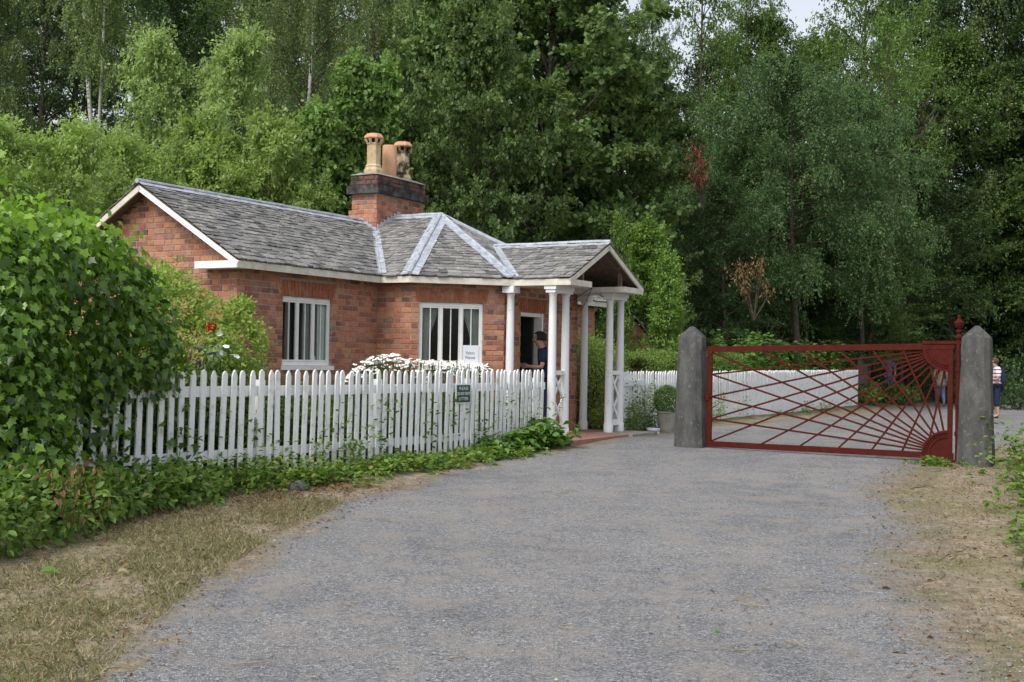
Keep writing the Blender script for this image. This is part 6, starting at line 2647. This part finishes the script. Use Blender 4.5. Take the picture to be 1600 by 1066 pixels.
def tree(k, px, Y, ytop, wpx, label, group=None, rot=None, name=None, zb=None):
    trm, crm, H, RAD = TREES[k]
    while True:       # nothing grows in the road
        c = at(px, 560, Y)
        q = Vector((c.x, c.y, 0)) - ORIG
        if 1.2 < q.dot(E2) < 9.6 and -20 < q.dot(E1) < 47:
            Y += 1
        else:
            break
    g = G(c.x, c.y)
    top = at(px, ytop, Y).z
    sz_ = (top - g) / H
    sxy = (wpx / F_PX * Y) / (2 * RAD * 1.12)
    t = thing(name or ('birch_tree' if 'birch' in k else 'tree'), (c.x, c.y, g - .05), label, 'tree', group)
    t.rotation_euler = (0, 0, rnd.uniform(0, 6.28) if rot is None else rot)
    t.scale = (sxy, sxy, sz_)
    link('trunk', trm, t)
    link('crown', crm, t)
    return t


tree('hazel', 30, 21, 205, 330, 'pale green bushy tree at the far left directly behind the ivy mound')
tree('hazel', 130, 23.5, 285, 260, 'low soft green bushy tree left of the cottage gable peak')
tree('willow', 312, 27, 75, 320, 'large pale green rounded tree rising behind the cottage roof ridge')
tree('hazel', 385, 25.5, 205, 330, 'yellow green bush behind the middle of the cottage roof ridge')
tree('hazel', 250, 25, 240, 300, 'green bush directly behind the gable peak')
tree('maple', 545, 27, 92, 220, 'bright green pointed maple just left of the chimney')
tree('maple', 590, 27.6, 100, 190, 'second bright green maple just behind the chimney')
tree('maple', 490, 26.2, 165, 200, 'shorter bright green maple at the left shoulder of the pointed one')
tree('sycamore', 850, 33, -70, 560, 'huge dark green sycamore filling the space behind the porch and chimney')
tree('sycamore', 745, 28, 40, 330, 'dark sycamore growing directly right of the chimney pots')
tree('sycamore', 965, 35, 100, 330, 'dark spreading sycamore above the porch roof')
tree('sycamore', 700, 33, -20, 330, 'tall sycamore behind the one beside the chimney')
tree('sapling', 1012, 29.3, 350, 230, 'small fresh green tree right behind the porch roof end')
tree('sapling', 1045, 28.2, 400, 150, 'slim light green tree between the porch and the left gate post')
tree('sapling', 962, 28, 340, 100, 'small light tree poking up just over the porch gable')
tree('pole_birch', 128, 28.5, -160, 190, 'white trunked birch standing furthest left behind the pale bushes')
tree('pole_birch', 160, 30, -230, 220, 'tall white trunked birch leaning slightly, second from the left')
tree('pole_birch', 372, 37, -60, 200, 'thin birch with a crooked trunk over the pale rounded tree')
tree('birch', 470, 31.5, -160, 330, 'weeping birch with a pale trunk behind the bright green maple')
tree('weeper', 400, 42, -140, 400, 'tall weeping birch with olive foliage at the top left of centre')
tree('weeper', -35, 30, -60, 260, 'weeping birch with hanging foliage at the top left corner')
tree('weeper', 570, 40, -110, 360, 'weeping birch with olive foliage above the bright maples')
tree('lime', 655, 42, -70, 330, 'light green tree at the top centre above the chimney')
tree('lime', 300, 44, -120, 380, 'light green tree high behind the rounded pale tree')
tree('bluebirch', 1245, 40, 88, 430, 'blue green weeping birch in the middle of the wood behind the gate')
tree('bluebirch', 1345, 39, 135, 300, 'narrower blue green weeping birch hanging in front of the dark wood')
tree('bluebirch', 1165, 41, 200, 300, 'lower blue green weeping birch at the left of the wood behind the gate')
tree('ash', 1165, 57, -70, 230, 'tall green tree closing the right side of the sky gap')
tree('ash', 1010, 60, -10, 170, 'light tree closing the left side of the sky gap')
tree('thin', 1080, 52, -70, 300, 'thin open crowned tree against the pale sky at the top')
tree('thin', 1405, 41, 20, 260, 'open crowned tree high above the right half of the gate')
tree('ash', 1345, 55, -110, 340, 'tall airy tree with spreading limbs above the gate')
tree('ash', 1200, 58, 25, 330, 'mid green tree below the pale sky gap')
tree('ash', 1680, 33, 30, 560, 'lighter green tree reaching in from the right edge')
tree('weeper', 1530, 40, -150, 380, 'tall weeping birch with olive foliage at the top right')
tree('pole_birch', 1545, 43, 110, 150, 'slender pale trunk leaning among the dark trees at the right')
tree('pole_birch', 1570, 46, 130, 150, 'second slender pale trunk at the right edge of the wood')
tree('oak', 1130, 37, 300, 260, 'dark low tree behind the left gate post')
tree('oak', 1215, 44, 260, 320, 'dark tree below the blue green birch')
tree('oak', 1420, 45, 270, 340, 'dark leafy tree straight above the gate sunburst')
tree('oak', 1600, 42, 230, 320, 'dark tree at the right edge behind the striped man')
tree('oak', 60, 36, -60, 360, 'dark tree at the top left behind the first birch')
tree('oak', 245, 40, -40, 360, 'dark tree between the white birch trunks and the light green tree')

# the crooked forked tree over the gate, its limbs dark against the light
fk = at(1388, 560, 49)
fk = thing('tree', (fk.x, fk.y, G(fk.x, fk.y) - .1), 'bare crooked forked trunk standing out dark above the gate', 'tree')
mb = MB()
for pts, r0 in ((((1388, 575), (1386, 460), (1384, 372), (1396, 300), (1412, 250), (1428, 218), (1446, 190), (1462, 170)), .13), (((1424, 226), (1442, 208), (1456, 192), (1466, 176)), .07), (((1441, 196), (1442, 165), (1430, 152), (1408, 140), (1385, 130)), .06), (((1442, 168), (1456, 148), (1462, 128)), .05), (((1430, 152), (1432, 128), (1424, 104)), .035), (((1384, 352), (1376, 330), (1366, 316), (1350, 312)), .03)):
    n_ = len(pts)
    mb.tube([at(x, y, 49 + .2 * i) for i, (x, y) in enumerate(pts)], [1.25 * r0 * (1 - .75 * i / (n_ - 1)) for i in range(n_)], 7)
mb.build('trunk', M['bark'], fk, True)
R = np.random.default_rng(83)
q = np.array([at(1425 + R.normal() * 45, 120 + R.normal() * 38, 49 + R.normal() * 1.2) for _ in range(160)])
q = (q[:, None, :] + R.normal(size=(160, 16, 3)) * .28).reshape(-1, 3)
k = len(q)
put_leaves('crown', q, R.normal(size=(k, 3)), R.normal(size=(k, 3)) * .5 + np.array([0, 0, 1]), R.uniform(.08, .15, k), 'rhomb', M['midleaf'], R.random(k), fk)

# the wood behind them: trees nothing tells apart
R = np.random.default_rng(81)
WG = 'trees of the wood behind'
WL = 'dark leafy tree of the dense wood filling the slope behind'
for i, (px, Y, yt) in enumerate([(-60, 38, -80), (0, 48, -160), (110, 50, -170), (210, 54, -160), (330, 56, -160), (450, 56, -170), (560, 52, -130), (640, 58, -40), (720, 50, -110), (820, 54, -120), (910, 52, -30),
                                  (980, 46, 120), (1060, 46, 190), (1120, 60, 90), (1180, 50, 200), (1270, 62, 60), (1340, 52, 180), (1420, 60, 0), (1480, 54, 60), (1560, 58, -60), (1640, 52, -40), (1640, 40, 120), (1090, 40, 330), (1290, 48, 330), (1360, 44, 360), (1490, 48, 330), (1530, 52, 400), (1250, 58, 380), (1700, 46, -60), (-120, 46, -60)]):
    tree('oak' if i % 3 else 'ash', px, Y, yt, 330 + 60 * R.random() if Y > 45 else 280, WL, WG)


# withered branches
def dead(name, label, px, py, Y, w, h, mat, n, seed):
    R = np.random.default_rng(seed)
    c = at(px, py, Y)
    s = Y / F_PX
    t = thing(name, (c.x, c.y, c.z - h * s), label, 'branch')
    mb = MB()
    P = []
    for k in range(7):
        e = c + Vector((R.uniform(-.5, .5) * w * s, R.normal() * .2, R.uniform(-.2, .9) * h * s))
        b = Vector((c.x + .1, c.y + .2, c.z - h * s))
        m = (b + e) / 2 + Vector((R.normal() * .1, 0, .1))
        mb.tube([b, m, e], [.025, .015, .006], 5)
        f = R.random((n // 7, 1)) ** .6
        P.append(np.array(m) + (np.array(e) - np.array(m)) * f + R.normal(size=(n // 7, 3)) * .1)
    mb.build('branch', M['bark'], t)
    P = np.concatenate(P)
    k = len(P)
    put_leaves('withered_leaves', P, R.normal(size=(k, 3)) * .5 + np.array([0, 0, -1]), R.normal(size=(k, 3)), R.uniform(.08, .16, k), 'long', M[mat], R.random(k), t)


dead('dead_branch', 'brown withered branch hanging in the dark wood above the left gate post', 1175, 445, 33, 75, 55, 'deadleaf', 330, 91)
dead('dead_branch', 'rusty red withered sprays at the right side of the big sycamore', 1095, 265, 30, 40, 60, 'redleaf', 260, 92)

# brick outbuilding half hidden behind the hedge
ob = at(995, 560, 28.6)
og = G(ob.x, ob.y)
out = thing('outbuilding', (ob.x, ob.y, og), 'small brick outbuilding gable showing over the clipped hedge', 'building')
gv = [Vector((ob.x - .50, ob.y, og - .1)), Vector((ob.x + .38, ob.y + .2, og - .1)), Vector((ob.x + .38, ob.y + .2, og + 1.82)), Vector((ob.x - .06, ob.y + .1, og + 2.32)), Vector((ob.x - .50, ob.y, og + 1.82))]
mb = MB()
mb.prism(gv, (-.3, 2.4, 0))
w = mb.build('wall', M['mortar'], out)
BO = Pieces('brick', 'brickwork', BR.units, M['brick'], 60)
d_ = (gv[1] - gv[0]).normalized()
L_ = (gv[1] - gv[0]).length
nf = Vector((d_.y, -d_.x, 0)) * .012
zz = Vector((0, 0, 0))
lay_bricks(BO, w, Vector((gv[0].x, gv[0].y, 0)) + nf, Vector((gv[1].x, gv[1].y, 0)) + nf, og + .05, og + 2.4, (), [(-1.1, 1, og + 1.80), (1.1, 1, og + 1.80 + 1.1 * L_)], 0)
BO.finish()
mb = MB()
for a, b in ((gv[4], gv[3]), (gv[2], gv[3])):
    e = (a - b).normalized() * .15
    p0, p1 = a + e + Vector((.02, -.12, .03)), b + Vector((.02, -.12, .05))
    mb.prism([p0, p1, p1 + Vector((-.3, 2.6, 0)), p0 + Vector((-.3, 2.6, 0))], (0, 0, .05))
mb.build('roof', M['slate'], out)

# ground cover of the wood
R = np.random.default_rng(95)
n = 42000
X = R.uniform(-28, 42, n)
Y = R.uniform(22, 75, n)
dx, dy = X - ORIG.x, Y - ORIG.y
u = dx * E1.x + dy * E1.y
v = dx * E2.x + dy * E2.y
keep = ((v < -5.5) | (u > 45) | ((v > 10.2) & (u > 14)) | ((v < .9) & (u > 13.5)))
X, Y = X[keep], Y[keep]
n = len(X)
hgt = np.abs(R.normal(size=n)) * .45
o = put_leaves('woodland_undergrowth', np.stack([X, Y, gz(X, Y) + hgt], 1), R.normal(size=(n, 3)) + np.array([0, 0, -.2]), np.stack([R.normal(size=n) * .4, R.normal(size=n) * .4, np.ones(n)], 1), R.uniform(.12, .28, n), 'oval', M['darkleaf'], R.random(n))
tag(o, 'dark leafy undergrowth covering the floor of the wood', None, None, 'stuff')
